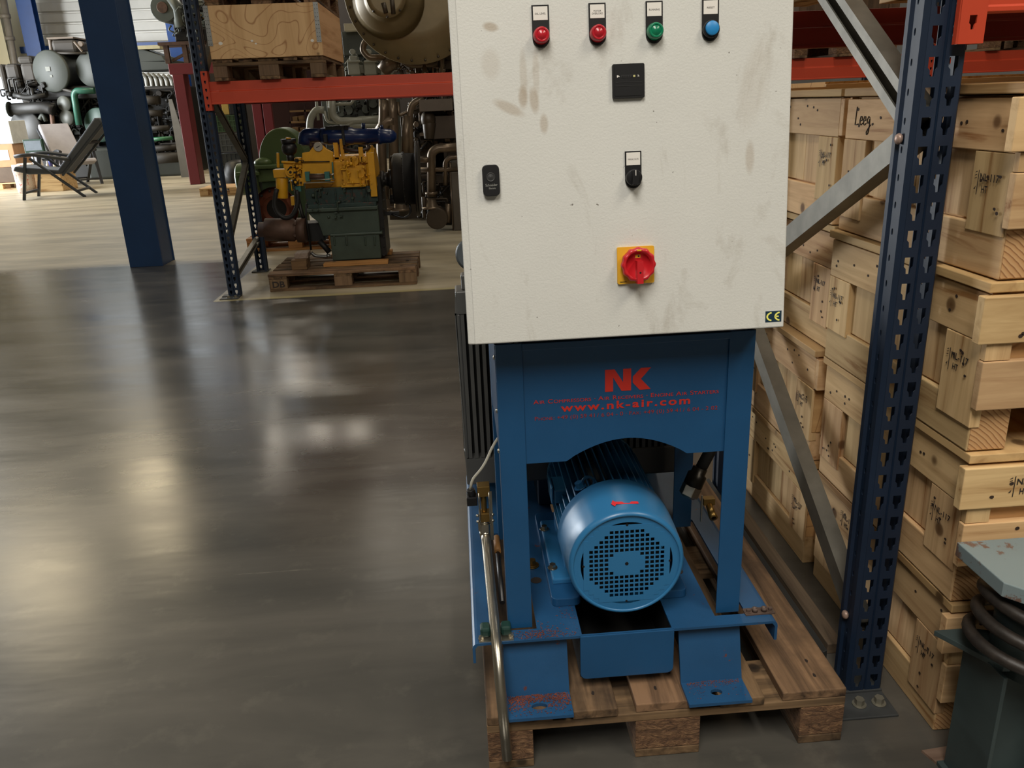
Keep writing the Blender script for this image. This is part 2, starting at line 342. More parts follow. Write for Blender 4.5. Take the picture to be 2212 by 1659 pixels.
def chip_mat():
    if 'pressed_chip_block' in MATS: return MATS['pressed_chip_block']
    mt, nt, n, l, b = _nt('pressed_chip_block'); v, oi = _coords(nt, (1, 1, 2.2), 4)
    vo = n.new('ShaderNodeTexVoronoi'); vo.inputs['Scale'].default_value = 85; l.new(v, vo.inputs['Vector'])
    f = _noise(nt, v, 42, 5, .7, 1.0)
    c = _ramp(nt, f, [(.3, s2l((66, 46, 32))), (.5, s2l((118, 86, 60))), (.72, s2l((160, 124, 88)))])
    g = _ramp(nt, vo.outputs['Distance'], [(0, (.8, .8, .8)), (.6, (1, 1, 1))])
    mx_ = n.new('ShaderNodeMix'); mx_.data_type = 'RGBA'; mx_.blend_type = 'MULTIPLY'; mx_.inputs[0].default_value = 1; l.new(c, mx_.inputs[6]); l.new(g, mx_.inputs[7])
    l.new(mx_.outputs[2], b.inputs['Base Color']); b.inputs['Roughness'].default_value = .9; _bump(nt, f, 1.0, .012); MATS['pressed_chip_block'] = mt; return mt
# ================= wooden pallet maker =================
def pallet(name, label, x0, y0, z0, along='y', L=1.2, W=.8, wd=old, group=None, marks=None, blockmat=None, gap_skip=()):
    """euro pallet: along = direction of the long boards; x0, y0 = low corner"""
    r = thing(name, label, 'pallet', (x0, y0, z0), group)
    def B(n, a0, a1, b0, b1, c0, c1, mat):   # a across (short side), b along (long side)
        if along == 'y': d = (x0+a0, x0+a1, y0+b0, y0+b1, z0+c0, z0+c1)
        else: d = (x0+b0, x0+b1, y0+a0, y0+a1, z0+c0, z0+c1)
        return bx(n, d, mat, r, .0025)
    la, sa = (1, 0) if along == 'y' else (0, 1)
    k = W/.8
    for a, w_ in ((0, .145), (.6*k-.2725*k+.0, .145), (W-.145, .145)):
        pass
    tops = [(0, .145), (.187*k, .1), (W/2-.0725, .145), (W-.187*k-.1, .1), (W-.145, .145)]
    for i, (a, w_) in enumerate(tops):
        j = random.uniform(-.006, .006)
        B('top_board', a+.001, a+w_, j, L+j, .122, .144, wd(la))
    for b in (0, L/2-.0725, L-.145): B('cross_board', 0, W, b, b+.145, .100, .1215, wd(sa))
    bm_ = blockmat or chip_mat()
    for a, w_ in ((0, .1), (W/2-.0725, .145), (W-.1, .1)):
        for b in (0, L/2-.0725, L-.145): B('block', a, a+w_, b, b+.145, .022, .0995, bm_)
        B('bottom_board', a, a+w_, 0, L, 0, .0215, wd(la))
    if marks:
        g = MB()
        for (a, w_) in tops:
            for b in (.05, .10, L/2-.03, L/2+.03, L-.1):
                px, py = (x0+a+w_*random.uniform(.25, .75), y0+b) if along == 'y' else (x0+b, y0+a+w_*random.uniform(.25, .75))
                g.prism([(p*random.uniform(.6, 1.3), q*2.0) for p, q in circle(.0035, 7)], (px, py, z0+.1439), X3, Y3, (0, 0, .0004))
        g.build('nail_mark', flat('nail_rust', (34, 24, 18), .8), r, kind='stuff')
    return r
PX0, PY0 = -.006, 1.425
P1 = pallet('euro_pallet', 'worn brown wooden pallet carrying the blue compressor unit', PX0, PY0, 0, marks=True)
# ================= compressor unit =================
U = thing('compressor_unit', 'blue motor driven compressor unit with white control cabinet, standing on the nearest pallet', 'machine', (.32, 1.487, .144))
BZ = .289
base = MB()
t = .006
for d in ((-.015, .03, 1.487, 2.35), (.03, .118, 1.487, 1.525), (.03, .118, 1.96, 2.35), (.118, .214, 1.487, 2.35), (.414, .52, 1.487, 2.35),
          (.52, .592, 1.487, 1.522), (.52, .592, 1.96, 2.35), (.592, .640, 1.487, 2.35), (.214, .414, 2.2, 2.35), (.214, .414, 1.487, 1.492)):
    base.box(*d, BZ-t, BZ)
# rolled down side lips
for sx, x in ((-1, -.015), (1, .640)):
    pr = [(0, 0)]+[(sx*.012*math.sin(a), -.012*(1-math.cos(a))) for a in (PI/6, PI/3, PI/2)]+[(sx*.012, -.05), (sx*.006, -.05), (sx*.006, -.014), (0, -.006)]
    base.prism(pr, (x, 1.487, BZ), X3, Z3, (0, .863, 0))
bp = base.build('base_plate', BLUERUST, U)
tr = MB().prism(rrect(.209, .418, .176, BZ+.03, .014), (0, 1.484, 0), X3, Z3, (0, .004, 0))
tr2 = MB()
pts = [p_ for p_ in rrect(.209, .418, .176, BZ+.03, .014) if p_[1] <= BZ+.001]
pts = [(max(min(a, .418), .209), min(b, BZ)) for a, b in pts]
pts = sorted([p_ for p_ in pts], key=lambda q: math.atan2(q[1]-.24, q[0]-.3135))
front = [(.209, BZ), (.209, .190)]+[(.209+.014-.014*math.cos(a), .190-.014*math.sin(a)) for a in (.4, .8, 1.2, PI/2)]+[(.404+.014*math.sin(a), .190-.014*math.cos(a)) for a in (0, .4, .8, 1.2)]+[(.418, .190), (.418, BZ)]
MB().prism(front, (0, 1.483, 0), X3, Z3, (0, .004, 0)).build('drip_tray', BLUE, U, .0015)
MB().box(.209, .212, 1.4875, 2.2, .18, BZ-.007).box(.415, .418, 1.4875, 2.2, .18, BZ-.007).box(.212, .415, 1.4875, 2.2, .177, .181).build('tray_pan', flat('shade_black_pan', (10, 11, 13), .7), U)  # pan coloured black for the shade under the motor
def foot(x0, x1, lab, slot):
    f = MB().prism([(1.474, .150), (1.482, .150), (1.520, BZ-.0065), (1.512, BZ-.0065)], (x0, 0, 0), Y3, Z3, (x1-x0, 0, 0))
    # flange with its hole
    cx, cy, r, n = (x0+x1)/2, 1.437, .013, 16
    ring = [(cx+(r*1.35 if slot else r)*math.cos(2*PI*i/n), cy+r*.75*math.sin(2*PI*i/n)) for i in range(n)]
    out = []
    for a, b in ring:
        dx, dy = a-cx, b-cy; k = min((x1-cx)/abs(dx) if dx else 1e9, ((1.479-cy) if dy > 0 else (cy-1.404))/abs(dy) if dy else 1e9); out.append((cx+dx*k, cy+dy*k))
    cs = [(x1, 1.479), (x0, 1.479), (x0, 1.404), (x1, 1.404)]
    for c_ in cs:   # snap nearest ring ray to each corner
        i = min(range(n), key=lambda q: (out[q][0]-c_[0])**2+(out[q][1]-c_[1])**2); out[i] = c_
    for i in range(n):
        j = (i+1) % n
        for z, s_ in ((.152, 1), (.1445, -1)): f.add([(ring[i][0], ring[i][1], z), (ring[j][0], ring[j][1], z), (out[j][0], out[j][1], z), (out[i][0], out[i][1], z)], [(0, 1, 2, 3)])
        f.add([(ring[i][0], ring[i][1], .152), (ring[j][0], ring[j][1], .152), (ring[j][0], ring[j][1], .1445), (ring[i][0], ring[i][1], .1445)], [(0, 1, 2, 3)])
        f.add([(out[i][0], out[i][1], .152), (out[j][0], out[j][1], .152), (out[j][0], out[j][1], .1445), (out[i][0], out[i][1], .1445)], [(0, 1, 2, 3)])
    return f.build('foot_bracket', BLUERUST, U, label=lab)
f1 = foot(.040, .182, 'angle foot covered in rust flakes', True); f2 = foot(.434, .573, 'angle foot with a round hole and a rust streak', False)
fk = MB()
for i in range(1100):
    x = random.uniform(.045, .18); y = 1.474-abs(random.gauss(0, .024))
    if y < 1.41 or abs(x-.111) < .018 and abs(y-1.437) < .012: continue
    s_ = random.uniform(.0010, .0026); a = random.uniform(0, PI); fk.add([(x+s_*math.cos(a+k*2.1), y+s_*math.sin(a+k*2.1), .1523+random.uniform(0, .0015)) for k in range(3)], [(0, 1, 2)])
for i in range(700):
    x = random.gauss(.125, .035); y = random.gauss(1.50, .012) if random.random() < .6 else random.uniform(1.5, 1.72)
    if x < .06 or x > .208 or y < 1.489 or (x < .12 and y > 1.522): continue
    if y > 1.55: x = random.gauss(.19, .012)
    if x > .208: continue
    s_ = random.uniform(.0008, .0022); a = random.uniform(0, PI); fk.add([(x+s_*math.cos(a+k*2.1), y+s_*math.sin(a+k*2.1), BZ+.0004+random.uniform(0, .001)) for k in range(3)], [(0, 1, 2)])
for i in range(420):
    x = random.uniform(.445, .565); y = random.gauss(1.468, .005) if i < 330 else random.uniform(1.42, 1.47)
    if y > 1.474 or abs(x-.5035) < .02 and y < 1.45: continue
    s_ = random.uniform(.0006, .0016); a = random.uniform(0, PI); fk.add([(x+s_*math.cos(a+k*2.1), y+s_*math.sin(a+k*2.1), .1523+random.uniform(0, .001)) for k in range(3)], [(0, 1, 2)])
fk.build('rust_flakes', RUST, U, kind='stuff')
# frame legs
def leg(x0, x1, y0, y1, side):
    f = MB().box(x0, x1, y0, y0+.004, .285, .948)
    if side < 0: f.box(x0, x0+.004, y0+.004, y1, .285, .948)
    else: f.box(x1-.004, x1, y0+.004, y1, .285, .948)
    return f.build('frame_leg', BLUE, U, .0012)
leg(.055, .109, 1.536, 1.59, -1); leg(.527, .580, 1.536, 1.59, 1); leg(.055, .105, 1.93, 1.98, -1); leg(.53, .58, 1.93, 1.98, 1)
bx('side_rail', (.055, .059, 1.592, 1.928, .70, .948), BLUE, U, .001); bx('side_rail', (.576, .580, 1.592, 1.928, .70, .948), BLUE, U, .001)
# front panel with its arched lower edge
ar = []
x0, x1, zc, top = .194, .449, .685, .729
for i in range(17):
    u_ = i/16; ar.append((x0+(x1-x0)*u_, zc+(top-zc)*math.sin(PI*u_)**.85))
pan = MB().prism([(.108, .946), (.108, .685)]+ar+[(.528, .685), (.528, .946)], (0, 1.541, 0), X3, Z3, (0, .003, 0)).build('front_panel', BLUE, U)
bx('top_flange', (.108, .528, 1.532, 1.60, .934, .948), BLUE, U, .001)
bx('top_flange', (.058, .578, 1.64, 1.97, .944, .948), BLUE, U, .001)
YP = 1.5403
lg = MB()
# the two letter emblem
lg.prism([(0, 0), (.0165, 0), (.0165, .030), (.034, 0), (.0535, 0), (.0535, .047), (.037, .047), (.037, .019), (.0195, .047), (0, .047)], (.275, YP, .834), X3, Z3, (0, .0005, 0))
lg.prism([(.0715, .000), (.094, .0005), (.0735, .0235), (.094, .047), (.0735, .047), (.0568, .029), (.0568, .0165)], (.275, YP, .834), X3, Z3, (0, .0005, 0))
lg.build('emblem', DECAL, pan)
def smallcaps(y, words, h, x0, x1, mat):
    return write('lettering', words, h, ((x0+x1)/2, YP, y), X3, Z3, mat, pan, x1-x0, .0005)
DEC2 = paint('faded_red_decal', (150, 44, 44), .5, 0, .25, 30, 0)
def scaps(txt, h, z, x0, x1, mat):
    """capitals and small capitals, set word piece by word piece"""
    runs = []
    for ch in txt:
        big = ch.isupper() or ch.isdigit() or ch in '+()/-·: '
        if runs and runs[-1][0] == big and big is False: runs[-1][1] += ch
        else: runs.append([big, ch])
    cu = bpy.data.curves.new('m', 'FONT'); ob = bpy.data.objects.new('m', cu); COL.objects.link(ob); cu.align_x = 'LEFT'
    parts, x = [], 0
    for big, s_ in runs:
        cu.size = h if big else h*.78; cu.body = s_ if big else s_.upper(); cu.offset = 0
        if s_ == ' ': x += h*.28; continue
        dg = bpy.context.evaluated_depsgraph_get(); me = bpy.data.meshes.new_from_object(ob.evaluated_get(dg))
        vs = [q.co.copy() for q in me.vertices]; fs = [tuple(p_.vertices) for p_ in me.polygons]; mx = max((v.x for v in vs), default=0); parts.append((x, vs, fs)); x += mx+h*.07
        bpy.data.meshes.remove(me)
    bpy.data.objects.remove(ob); k = (x1-x0)/x; g = MB()
    for xo, vs, fs in parts: g.add([(x0+(xo+v.x)*k, YP, z+v.y) for v in vs], fs)
    return g.build('lettering', mat, pan)
scaps('Air Compressors · Air Receivers · Engine Air Starters', .0128, .8165, .128, .512, DECAL)
write('lettering', 'www.nk-air.com', .023, (.319, YP, .797), X3, Z3, DECAL, pan, .268, .0006, space=1.25)
scaps('Phone: +49 (0) 59 41 / 6 04 - 0 · Fax: +49 (0) 59 41 / 6 04 - 2 02', .0118, .7805, .129, .511, DEC2)
# bolts on the left edge of the frame
for z in (.915, .80, .71):
    g = MB(); g.ball((.054, 1.56, z), .0055, 10, 0, (.6, 1, 1)); g.build('rivet', CHROME, U)
# ---------- electric motor ----------
mx, mz = .320, .437
M_ = bpy.data.objects.new('motor_axis', None)
cow = MB().lathe((mx, 1.524, mz), (mx, 2, mz), [(0, .118), (.001, .1225), (.006, .1265), (.012, .128), (.055, .1305), (.115, .133), (.15, .133), (.152, .130)], 64, 0, False)
# grille: square perforation
cell, hol = .0112, .0080
def gin(i, j):
    x, z = (i)*cell, (j)*cell; r = math.hypot(x, z); return r < .0865 and not (abs(x) < .034 and abs(z) < .031 and r < .0365+.001)
N = 8
yf = 1.5275
for i in range(-N, N+1):
    for j in range(-N, N+1):
        x, z = mx+i*cell, mz+j*cell; c2, h2 = cell/2, hol/2
        if gin(i, j):
            for d in ((-c2, c2, h2, c2), (-c2, c2, -c2, -h2), (-c2, -h2, -h2, h2), (h2, c2, -h2, h2)): cow.box(x+d[0], x+d[1], yf, yf+.0015, z+d[2], z+d[3])
        elif math.hypot(x-mx, z-mz) < .109: cow.box(x-c2, x+c2, yf, yf+.0015, z-c2, z+c2)
n = 64; cow.add([(mx+q*math.cos(2*PI*i/n), yf+.0006, mz+q*math.sin(2*PI*i/n)) for q in (.1015, .1185) for i in range(n)], [(i, (i+1) % n, n+(i+1) % n, n+i) for i in range(n)])
cow.lathe((mx, 1.524, mz), (mx, 2, mz), [(0, .1180), (.0035, .1165)], 64, 0, False)
cw = cow.build('fan_cover', BLUEM, U, label='round fan cover in blue lightened as lit, with square perforation')
ar = MB().prism([(0, .004), (.009, .0075), (.011, .0055), (.026, .0075), (.026, .004)]*0+[(0, .006), (.006, .000), (.010, .0035), (.060, .004), (.060, .0085), (.010, .0085), (.006, .0125)], (0, 0, 0), X3, Z3, (0, .0006, 0))
# wrap the red arrow sticker around the top of the cover
for v in ar.v:
    g = PI/2-(v.x-.028)/.131; yy = 1.550+v.z*2.3; rr_ = .1312+v.y; v.x, v.y, v.z = mx+rr_*math.cos(g), yy, mz+rr_*math.sin(g)
ar.build('arrow_sticker', flat('bright_red_sticker', (226, 50, 56), .4), cw)
for a, b in ((0, 0), (0, .0955), (0, -.0955), (.0955, 0), (-.0955, 0)): MB().cyl((mx+a, yf-.0006, mz+b), (mx+a, yf+.001, mz+b), .004 if a == b == 0 else .0028, n=12).build('screw_hole', BLACK, cw)
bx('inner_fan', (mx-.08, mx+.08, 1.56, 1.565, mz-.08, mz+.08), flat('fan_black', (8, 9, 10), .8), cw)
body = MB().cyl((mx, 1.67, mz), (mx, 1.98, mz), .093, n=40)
body.build('motor_body', paint('fin_gap_shade_blue', (16, 40, 58), .5), U)  # darker than the fins: shade between them put into the colour
fins = MB()
for k in range(40):
    g = 2*PI*k/40; d = Vector((math.cos(g), 0, math.sin(g))); fins.beam(Vector((mx, 1.69, mz))+d*.109, Vector((mx, 1.97, mz))+d*.109, .0030, .034, 0, d)
fins.build('cooling_fin', BLUEM, U, kind='stuff')
MB().lathe((mx, 1.97, mz), (mx, 3, mz), [(0, .125), (.02, .125), (.03, .11), (.07, .08), (.1, .05)], 32).build('end_shield', BLUEM, U)
for sx in (-1, 1):
    MB().box(mx+sx*.085-.03*(sx < 0), mx+sx*.085+.03*(sx > 0)+0, 1.70, 1.93, BZ+.032, BZ+.075).box(mx+sx*.115-.035, mx+sx*.115+.035, 1.66, 1.95, BZ+.02, BZ+.036).build('motor_foot', BLUEM, U, .004)
    MB().prism(rrect(mx+sx*.125-.034, mx+sx*.125+.034, 1.60, 2.02, .014), (0, 0, BZ), X3, Y3, (0, 0, .021)).build('mounting_rail', BLUE, U, .002)
g = MB(); g.box(mx-.130, mx-.10, 1.76, 1.84, mz+.035, mz+.070).box(mx-.137, mx-.131, 1.765, 1.835, mz+.03, mz+.075); g.build('terminal_box', BLUEM, U, .004)
g = MB(); hexbolt(g, (mx-.075, 1.70, mz+.105), (-.4, 0, 1), .010, .012); g.tube([Vector((mx-.055, 1.71, mz+.10))+Vector((.014*math.cos(a), 0, .014*math.sin(a)+.012)) for a in [PI*2*i/12 for i in range(13)]], .0035, 6, cap=False); g.build('lifting_eye', BLUEM, U)
MB().cyl((mx, 2.07, mz), (mx, 2.12, mz), .06, n=24).box(.18, .46, 2.1, 2.3, BZ, .62).build('compressor_block', paint('dark_blue_block', (14, 40, 66), .5), U, .006)
for x, y in ((.132, 1.784),):
    g = MB(); g.cyl((x, y, BZ), (x, y, BZ+.003), .017, n=18); hexbolt(g, (x, y, BZ+.003), (0, 0, 1), .0095, .012); g.build('base_bolt', BRASS, U)
for x, y in ((.176, 1.71), (.176, 1.90), (.464, 1.71)):
    g = MB(); hexbolt(g, (x, y, BZ+.036), (0, 0, 1), .008, .009); g.build('foot_bolt', CHROME, U)
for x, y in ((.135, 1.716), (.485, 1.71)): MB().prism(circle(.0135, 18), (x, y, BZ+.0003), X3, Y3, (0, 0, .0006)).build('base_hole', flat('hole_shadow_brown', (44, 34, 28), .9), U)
# ---------- cooler behind ----------
COOL = paint('cooler_grey', (86, 86, 84), .42, .35, .1, 8, .05)
R_ = thing  # (kept for brevity)
ck = MB().box(-.022, .57, 2.05, 2.13, .395, .475).box(-.022, .57, 2.05, 2.13, .885, .945).box(-.022, -.012, 2.05, 2.13, .475, .885)
ck.box(-.005, .03, 2.06, 2.10, .945, .985).box(.57, .58, 2.05, 2.13, .395, .945)
cool = ck.build('cooler_frame', COOL, U, .004)
g = MB()
for i in range(34): x = -.012+i*.0172; g.box(x, x+.0095, 2.052, 2.125, .475, .885)
g.build('cooler_fin', COOL, U, kind='stuff')
MB().box(-.01, .568, 2.09, 2.12, .475, .885).build('cooler_core', flat('core_black', (12, 12, 12), .8), U)
g = MB()
for z in (.99, 1.01, 1.03): g.cyl((.022, 2.08, z), (.022, 2.08, z+.014), .012, n=12)
g.cyl((.022, 2.08, .985), (.022, 2.08, 1.06), .007, n=10); g.build('cooler_fitting', CHROME, U)
g = MB().lathe((.042, 1.95, 1.062), (.010, 1.86, 1.067), [(0, .034), (.05, .036), (.052, .038), (.06, .038), (.062, .033), (.064, .031)], 28); g.build('intake_filter', paint('filter_grey', (78, 84, 88), .4), U)
# ---------- solenoid valve with its pipe ----------
vx, vy = .018, 1.75
g = MB().box(vx-.014, vx+.016, vy-.014, vy+.016, .515, .542).box(vx-.013, vx+.015, vy-.013, vy+.015, .447, .470).cyl((vx, vy, .47), (vx, vy, .515), .007, n=12)
v_ = g.build('valve_body', BRASS, U, .0015)
g = MB()
for a in (-.011, .013):
    g.cyl((vx+a, vy-.017, .440), (vx+a, vy-.017, .528), .0018, n=6)
    for z in (.452, .468): g.ball((vx+a*1.5, vy-.016, z), .004, 8)
g.beam((vx+.016, vy-.016, .53), (vx+.016, vy-.016, .40), .002, .008); g.build('valve_screw', CHROME, U)
g = MB().box(vx-.040, vx-.015, vy-.013, vy+.013, .492, .515).cyl((vx-.026, vy, .515), (vx-.030, vy-.002, .532), .010, n=14); g.build('solenoid_coil', BLACK, U, .002)
MB().tube([(vx-.030, vy-.002, .532), (vx-.024, vy, .556), (vx+.006, vy, .590), (.050, vy+.02, .636), (.08, 1.80, .66)], .0034, 8, bend=.02).build('signal_cable', paint('pale_grey_cable', (170, 166, 150), .5), U)
g = MB(); g.prism(circle(.0165, 6), (vx, vy, .418), X3, Y3, (0, 0, .022)); g.cyl((vx, vy, .44), (vx, vy, .447), .012, n=14); g.cyl((vx, vy-.002, .400), (vx, vy, .418), .0135, .0145, n=16); g.build('pipe_nut', CHROME, U)
MB().tube([(vx, vy, .412), (.019, 1.72, .392), (.026, 1.455, .292), (.0285, 1.405, .225), (.034, 1.395, .058)], .0115, 16, bend=.045).build('drain_pipe', CHROME, U, label='bright bent metal drain pipe')
g = MB()
g.box(-.006, .060, 1.512, 1.532, BZ+.001, BZ+.012)
for x in (.003, .049): g.box(x-.011, x+.011, 1.50, 1.53, BZ+.003, BZ+.026)
g.build('pipe_clamp', paint('dark_green_clamp', (18, 52, 46), .5), U, .006)
g = MB().box(-.012, .064, 1.489, 1.512, BZ, BZ+.003); hexbolt(g, (-.006, 1.50, BZ+.003), Z3, .005, .006); hexbolt(g, (.058, 1.502, BZ+.003), Z3, .005, .006); g.build('clamp_plate', CHROME, U)
MB().cyl((.047, 1.62, .298), (.047, 1.86, .33), .006, n=10).build('lubrication_hose', BLACK, U)
MB().cyl((.047, 1.80, .326), (.047, 1.86, .334), .0085, n=10).build('hose_end', paint('ochre_end', (158, 112, 62), .6), U)
g = MB().box(.588, .655, 1.512, 1.537, BZ, BZ+.003)
for x, k in ((.597, 0), (.612, 1), (.633, 1), (.647, 0)):
    if k: g.lathe((x, 1.523, BZ+.003), (x, 1.523, BZ+.1), [(0, .0065), (.009, .0065), (.009, .004), (.003, .004)], 14)
    else: hexbolt(g, (x, 1.523, BZ+.003), Z3, .005, .006)
g.build('clamp_plate', paint('rusty_plate', (92, 76, 68), .6, .3, .2, 20, .2), U)
# hose coupling and drain cock at the right rear
a, b, c_ = Vector((.515, 1.745, .478)), Vector((.540, 1.755, .53)), Vector((.60, 1.79, .615)); d = (b-a).normalized()
MB().tube([a+d*.05, c_, c_+Vector((.03, .05, .05))], .0145, 14).build('pressure_hose', RUBBER, U)
g = MB().lathe(a+d*.024, b+d, [(0, .021), (.004, .0235), (.032, .0235), (.036, .018), (.05, .018)], 20); g.build('hose_sleeve', paint('dark_coupling', (40, 38, 34), .35, .7), U)
g = MB(); e1 = d.cross(X3).normalized(); e2 = d.cross(e1); g.prism(circle(.0245, 6), a, e1, e2, d*.026); g.lathe(a-d*.004, a, [(0, .016), (.004, .021)], 20, 0, False); g.build('coupling_nut', CHROME, U, .0015)
g = MB().box(.555, .583, 1.745, 1.765, .447, .463).cyl((.570, 1.75, .447), (.572, 1.73, .427), .009, n=14).lathe((.572, 1.73, .43), (.574, 1.70, .418), [(0, .010), (.012, .010), (.012, .006)], 14, 0, False); g.build('drain_cock', BRASS, U)
MB().box(.548, .551, 1.742, 1.748, .405, .475).build('cock_lever', CHROME, U)
MB().box(-.005, .57, 2.305, 2.33, BZ, .93).build('rear_panel', flat('gap_shade_black', (18, 18, 20), .7), U)  # black sheet added to darken the gap below the cooler
MB().tube([(.13, 2.0, .60), (.135, 1.98, .585), (.155, 1.97, .578), (.18, 1.98, .59)], .007, 8, bend=.015).build('white_hose', paint('white_hose', (176, 174, 160), .5), U)
# ---------- control cabinet (leans back a little) ----------
TA = math.radians(5.8); CO = Vector((0, 1.455, .974))
def lean(v): return CO+Vector((v[0], v[1]*math.cos(TA)+v[2]*math.sin(TA), -v[1]*math.sin(TA)+v[2]*math.cos(TA)))
def cab_mat():
    mt, nt, n, l, b = _nt('cabinet_white_paint'); tc = n.new('ShaderNodeTexCoord')
    o = tc.outputs['Object']; c = s2l((214, 214, 208))
    f = _noise(nt, o, 3.2, 4, .6); out = _ramp(nt, f, [(.3, tuple(x*.93 for x in c)), (.7, c)])
    mp = n.new('ShaderNodeMapping'); mp.inputs['Rotation'].default_value = (0, .5, 0); mp.inputs['Scale'].default_value = (3, 1, 1.3); l.new(o, mp.inputs[0])
    g = _noise(nt, mp.outputs[0], 3.2, 5, .65, .6); k = _ramp(nt, g, [(.56, (0, 0, 0)), (.72, (.5, .5, .5))]); out = _mix(nt, k, out, s2l((160, 152, 138)))
    sp = _noise(nt, o, 85, 2, .5); k = _ramp(nt, sp, [(.755, (0, 0, 0)), (.775, (.8, .8, .8))]); out = _mix(nt, k, out, s2l((92, 84, 74)))
    # finger marks: (x, z, radius x, radius z, tilt)
    for (x, z, rx, rz, an, st) in ((.124, .434, .010, .022, 0, .55), (.143, .428, .010, .026, -.1, .5), (.159, .388, .009, .020, 0, .45), (.098, .417, .034, .011, .45, .45), (.126, .47, .008, .05, 0, .28), (.148, .47, .007, .05, 0, .25), (.073, .55, .016, .009, .2, .6), (.53, .315, .010, .034, 0, .35), (.535, .44, .03, .09, .2, .13), (.07, .49, .02, .03, 0, .2)):
        m2 = n.new('ShaderNodeMapping'); m2.vector_type = 'TEXTURE'
        P = lean(Vector((x, 0, z)))-Vector(U.location)
        m2.inputs['Location'].default_value = P; m2.inputs['Rotation'].default_value = (0, an, 0); m2.inputs['Scale'].default_value = (rx, 1, rz); l.new(o, m2.inputs[0])
        le = n.new('ShaderNodeVectorMath'); le.operation = 'LENGTH'; l.new(m2.outputs[0], le.inputs[0])
        k = _ramp(nt, le.outputs['Value'], [(.55, (st, st, st)), (1.0, (0, 0, 0))]); out = _mix(nt, k, out, s2l((158, 138, 112)))
    l.new(out, b.inputs['Base Color']); b.inputs['Roughness'].default_value = .5; _bump(nt, _noise(nt, o, 260, 3), .3, .0015); return mt
T = lean
CM = cab_mat()
cb = MB().box(.006, .600, .022, .20, .004, .594).build('cabinet_body', CM, U, .004)
door = MB().prism([(.603, .018), (.603, 0), (.0165, 0), (.0150, .0012), (.0042, .0042), (.003, .006), (.003, .018)], (0, 0, 0), X3, Y3, (0, 0, .600)).build('cabinet_door', CM, U, .0035, 'off-white door with lamps, counter and switches', seg=3)
MB().box(.008, .598, .018, .022, .005, .595).build('door_seal', BLACK, cb)
bx('cabinet_underside', (.012, .594, .03, .19, -.004, .003), BLACK, cb)
Z0 = -.0002
def disc(mb, x, z, prof, m=0, n=28): return mb.lathe((x, 0, z), (x, -1, z), prof, n, m)
def labelplate(name, x, z, txt, cap, knob, dark, zt=.5650):
    """black plate with white label above a round lamp or knob, one object of several materials"""
    g = MB(); w_ = .0148
    pl = [(-w_, zt-z+.0165), (w_, zt-z+.0165)]+[(w_*math.cos(a), w_*math.sin(a)-.004) for a in [-i*PI/10 for i in range(11)]]
    g.prism(pl[::-1], (x, -.003, z), X3, Z3, (0, .003, 0), 0)
    g.prism([(-.0125, zt-z-.008), (.0125, zt-z-.008), (.0125, zt-z+.0140), (-.0125, zt-z+.0140)], (x, -.0036, z), X3, Z3, (0, .0006, 0), 1)
    if knob == 'lamp': disc(g, x, z, [(.003, .0142), (.007, .0142), (.009, .0135), (.016, .0132), (.0185, .0115), (.0185, .0090), (.0172, .0085), (.0195, .006), (.0203, .0001)], 2)
    elif knob == 'push': disc(g, x, z, [(.003, .0146), (.010, .0146), (.010, .0125)], 0); disc(g, x+.0005, z+.001, [(.009, .0118), (.0135, .0118), (.0145, .0105), (.0142, .0001)], 2)
    else:
        disc(g, x, z, [(.003, .0148), (.012, .0142), (.013, .0135), (.013, .0001)], 0); g.box(x-.0052, x+.0052, -.024, -.013, z-.0125, z+.0125, 0); g.box(x-.0007, x+.0007, -.0245, -.024, z+.003, z+.0125, 1)
    o = g.build(name, [BLACK, WHITE, cap], door, .0006)
    L = txt.split('\n')
    g2 = []
    for i, s_ in enumerate(L): g2.append(s_)
    write('label_text', txt, .0042, (x, -.0038, zt+.0022 if len(L) > 1 else zt+.001), X3, Z3, INK, door, min(.019, .0027*max(len(s_) for s_ in L)))
    return o
REDL = paint('red_lamp_lens', (178, 32, 44), .22, 0, .12, 60, 0); GRNL = paint('green_lamp_lens', (16, 120, 84), .22, 0, .12, 60, 0); BLUL = paint('blue_button_cap', (36, 132, 196), .4, 0, .05, 30, 0)
labelplate('red_lamp', .159, .532, 'OIL LEVEL', REDL, 'lamp', 1); labelplate('red_lamp', .257, .532, 'MOTOR\nOVERLOAD', REDL, 'lamp', 1)
labelplate('green_lamp', .356, .532, 'RUNNING', GRNL, 'lamp', 1); labelplate('blue_button', .4545, .532, 'RESET', BLUL, 'push', 1)
labelplate('selector_switch', .3165, .289, 'MANUAL 0 AUTO', BLACK, 'sel', 1, .3185)
g = MB().prism(rrect(.281, .3375, .4245, .4815, .003), (0, -.006, 0), X3, Z3, (0, .006, 0)); g.prism(rrect(.285, .3335, .4285, .4775, .002), (0, -.0066, 0), X3, Z3, (0, .0006, 0))
for z in (.4447, .4507): g.box(.286, .3325, -.0071, -.0066, z, z+.0007, 1)
g.box(.296, .3215, -.0072, -.0066, .4583, .4628, 1)
for i in range(6): g.box(.2968+i*.0041, .3002+i*.0041, -.0075, -.0071, .4590, .4622, 2 if i == 5 else 0)
g.build('hour_counter', [BLACK, paint('dark_grey_plastic', (46, 46, 46), .5), flat('counter_digit', (190, 184, 120), .5)], door)
write('label_text', 'h', .006, (.3265, -.0073, .4590), X3, Z3, WHITE, door)
MB().prism([(0, 0), (.002, 0), (.002, .0015), (.0045, .0005), (.0045, .0022), (.002, .0035), (0, .0035)], (.2885, -.0074, .4592), X3, Z3, (0, .0004, 0)).build('counter_mark', WHITE, door)
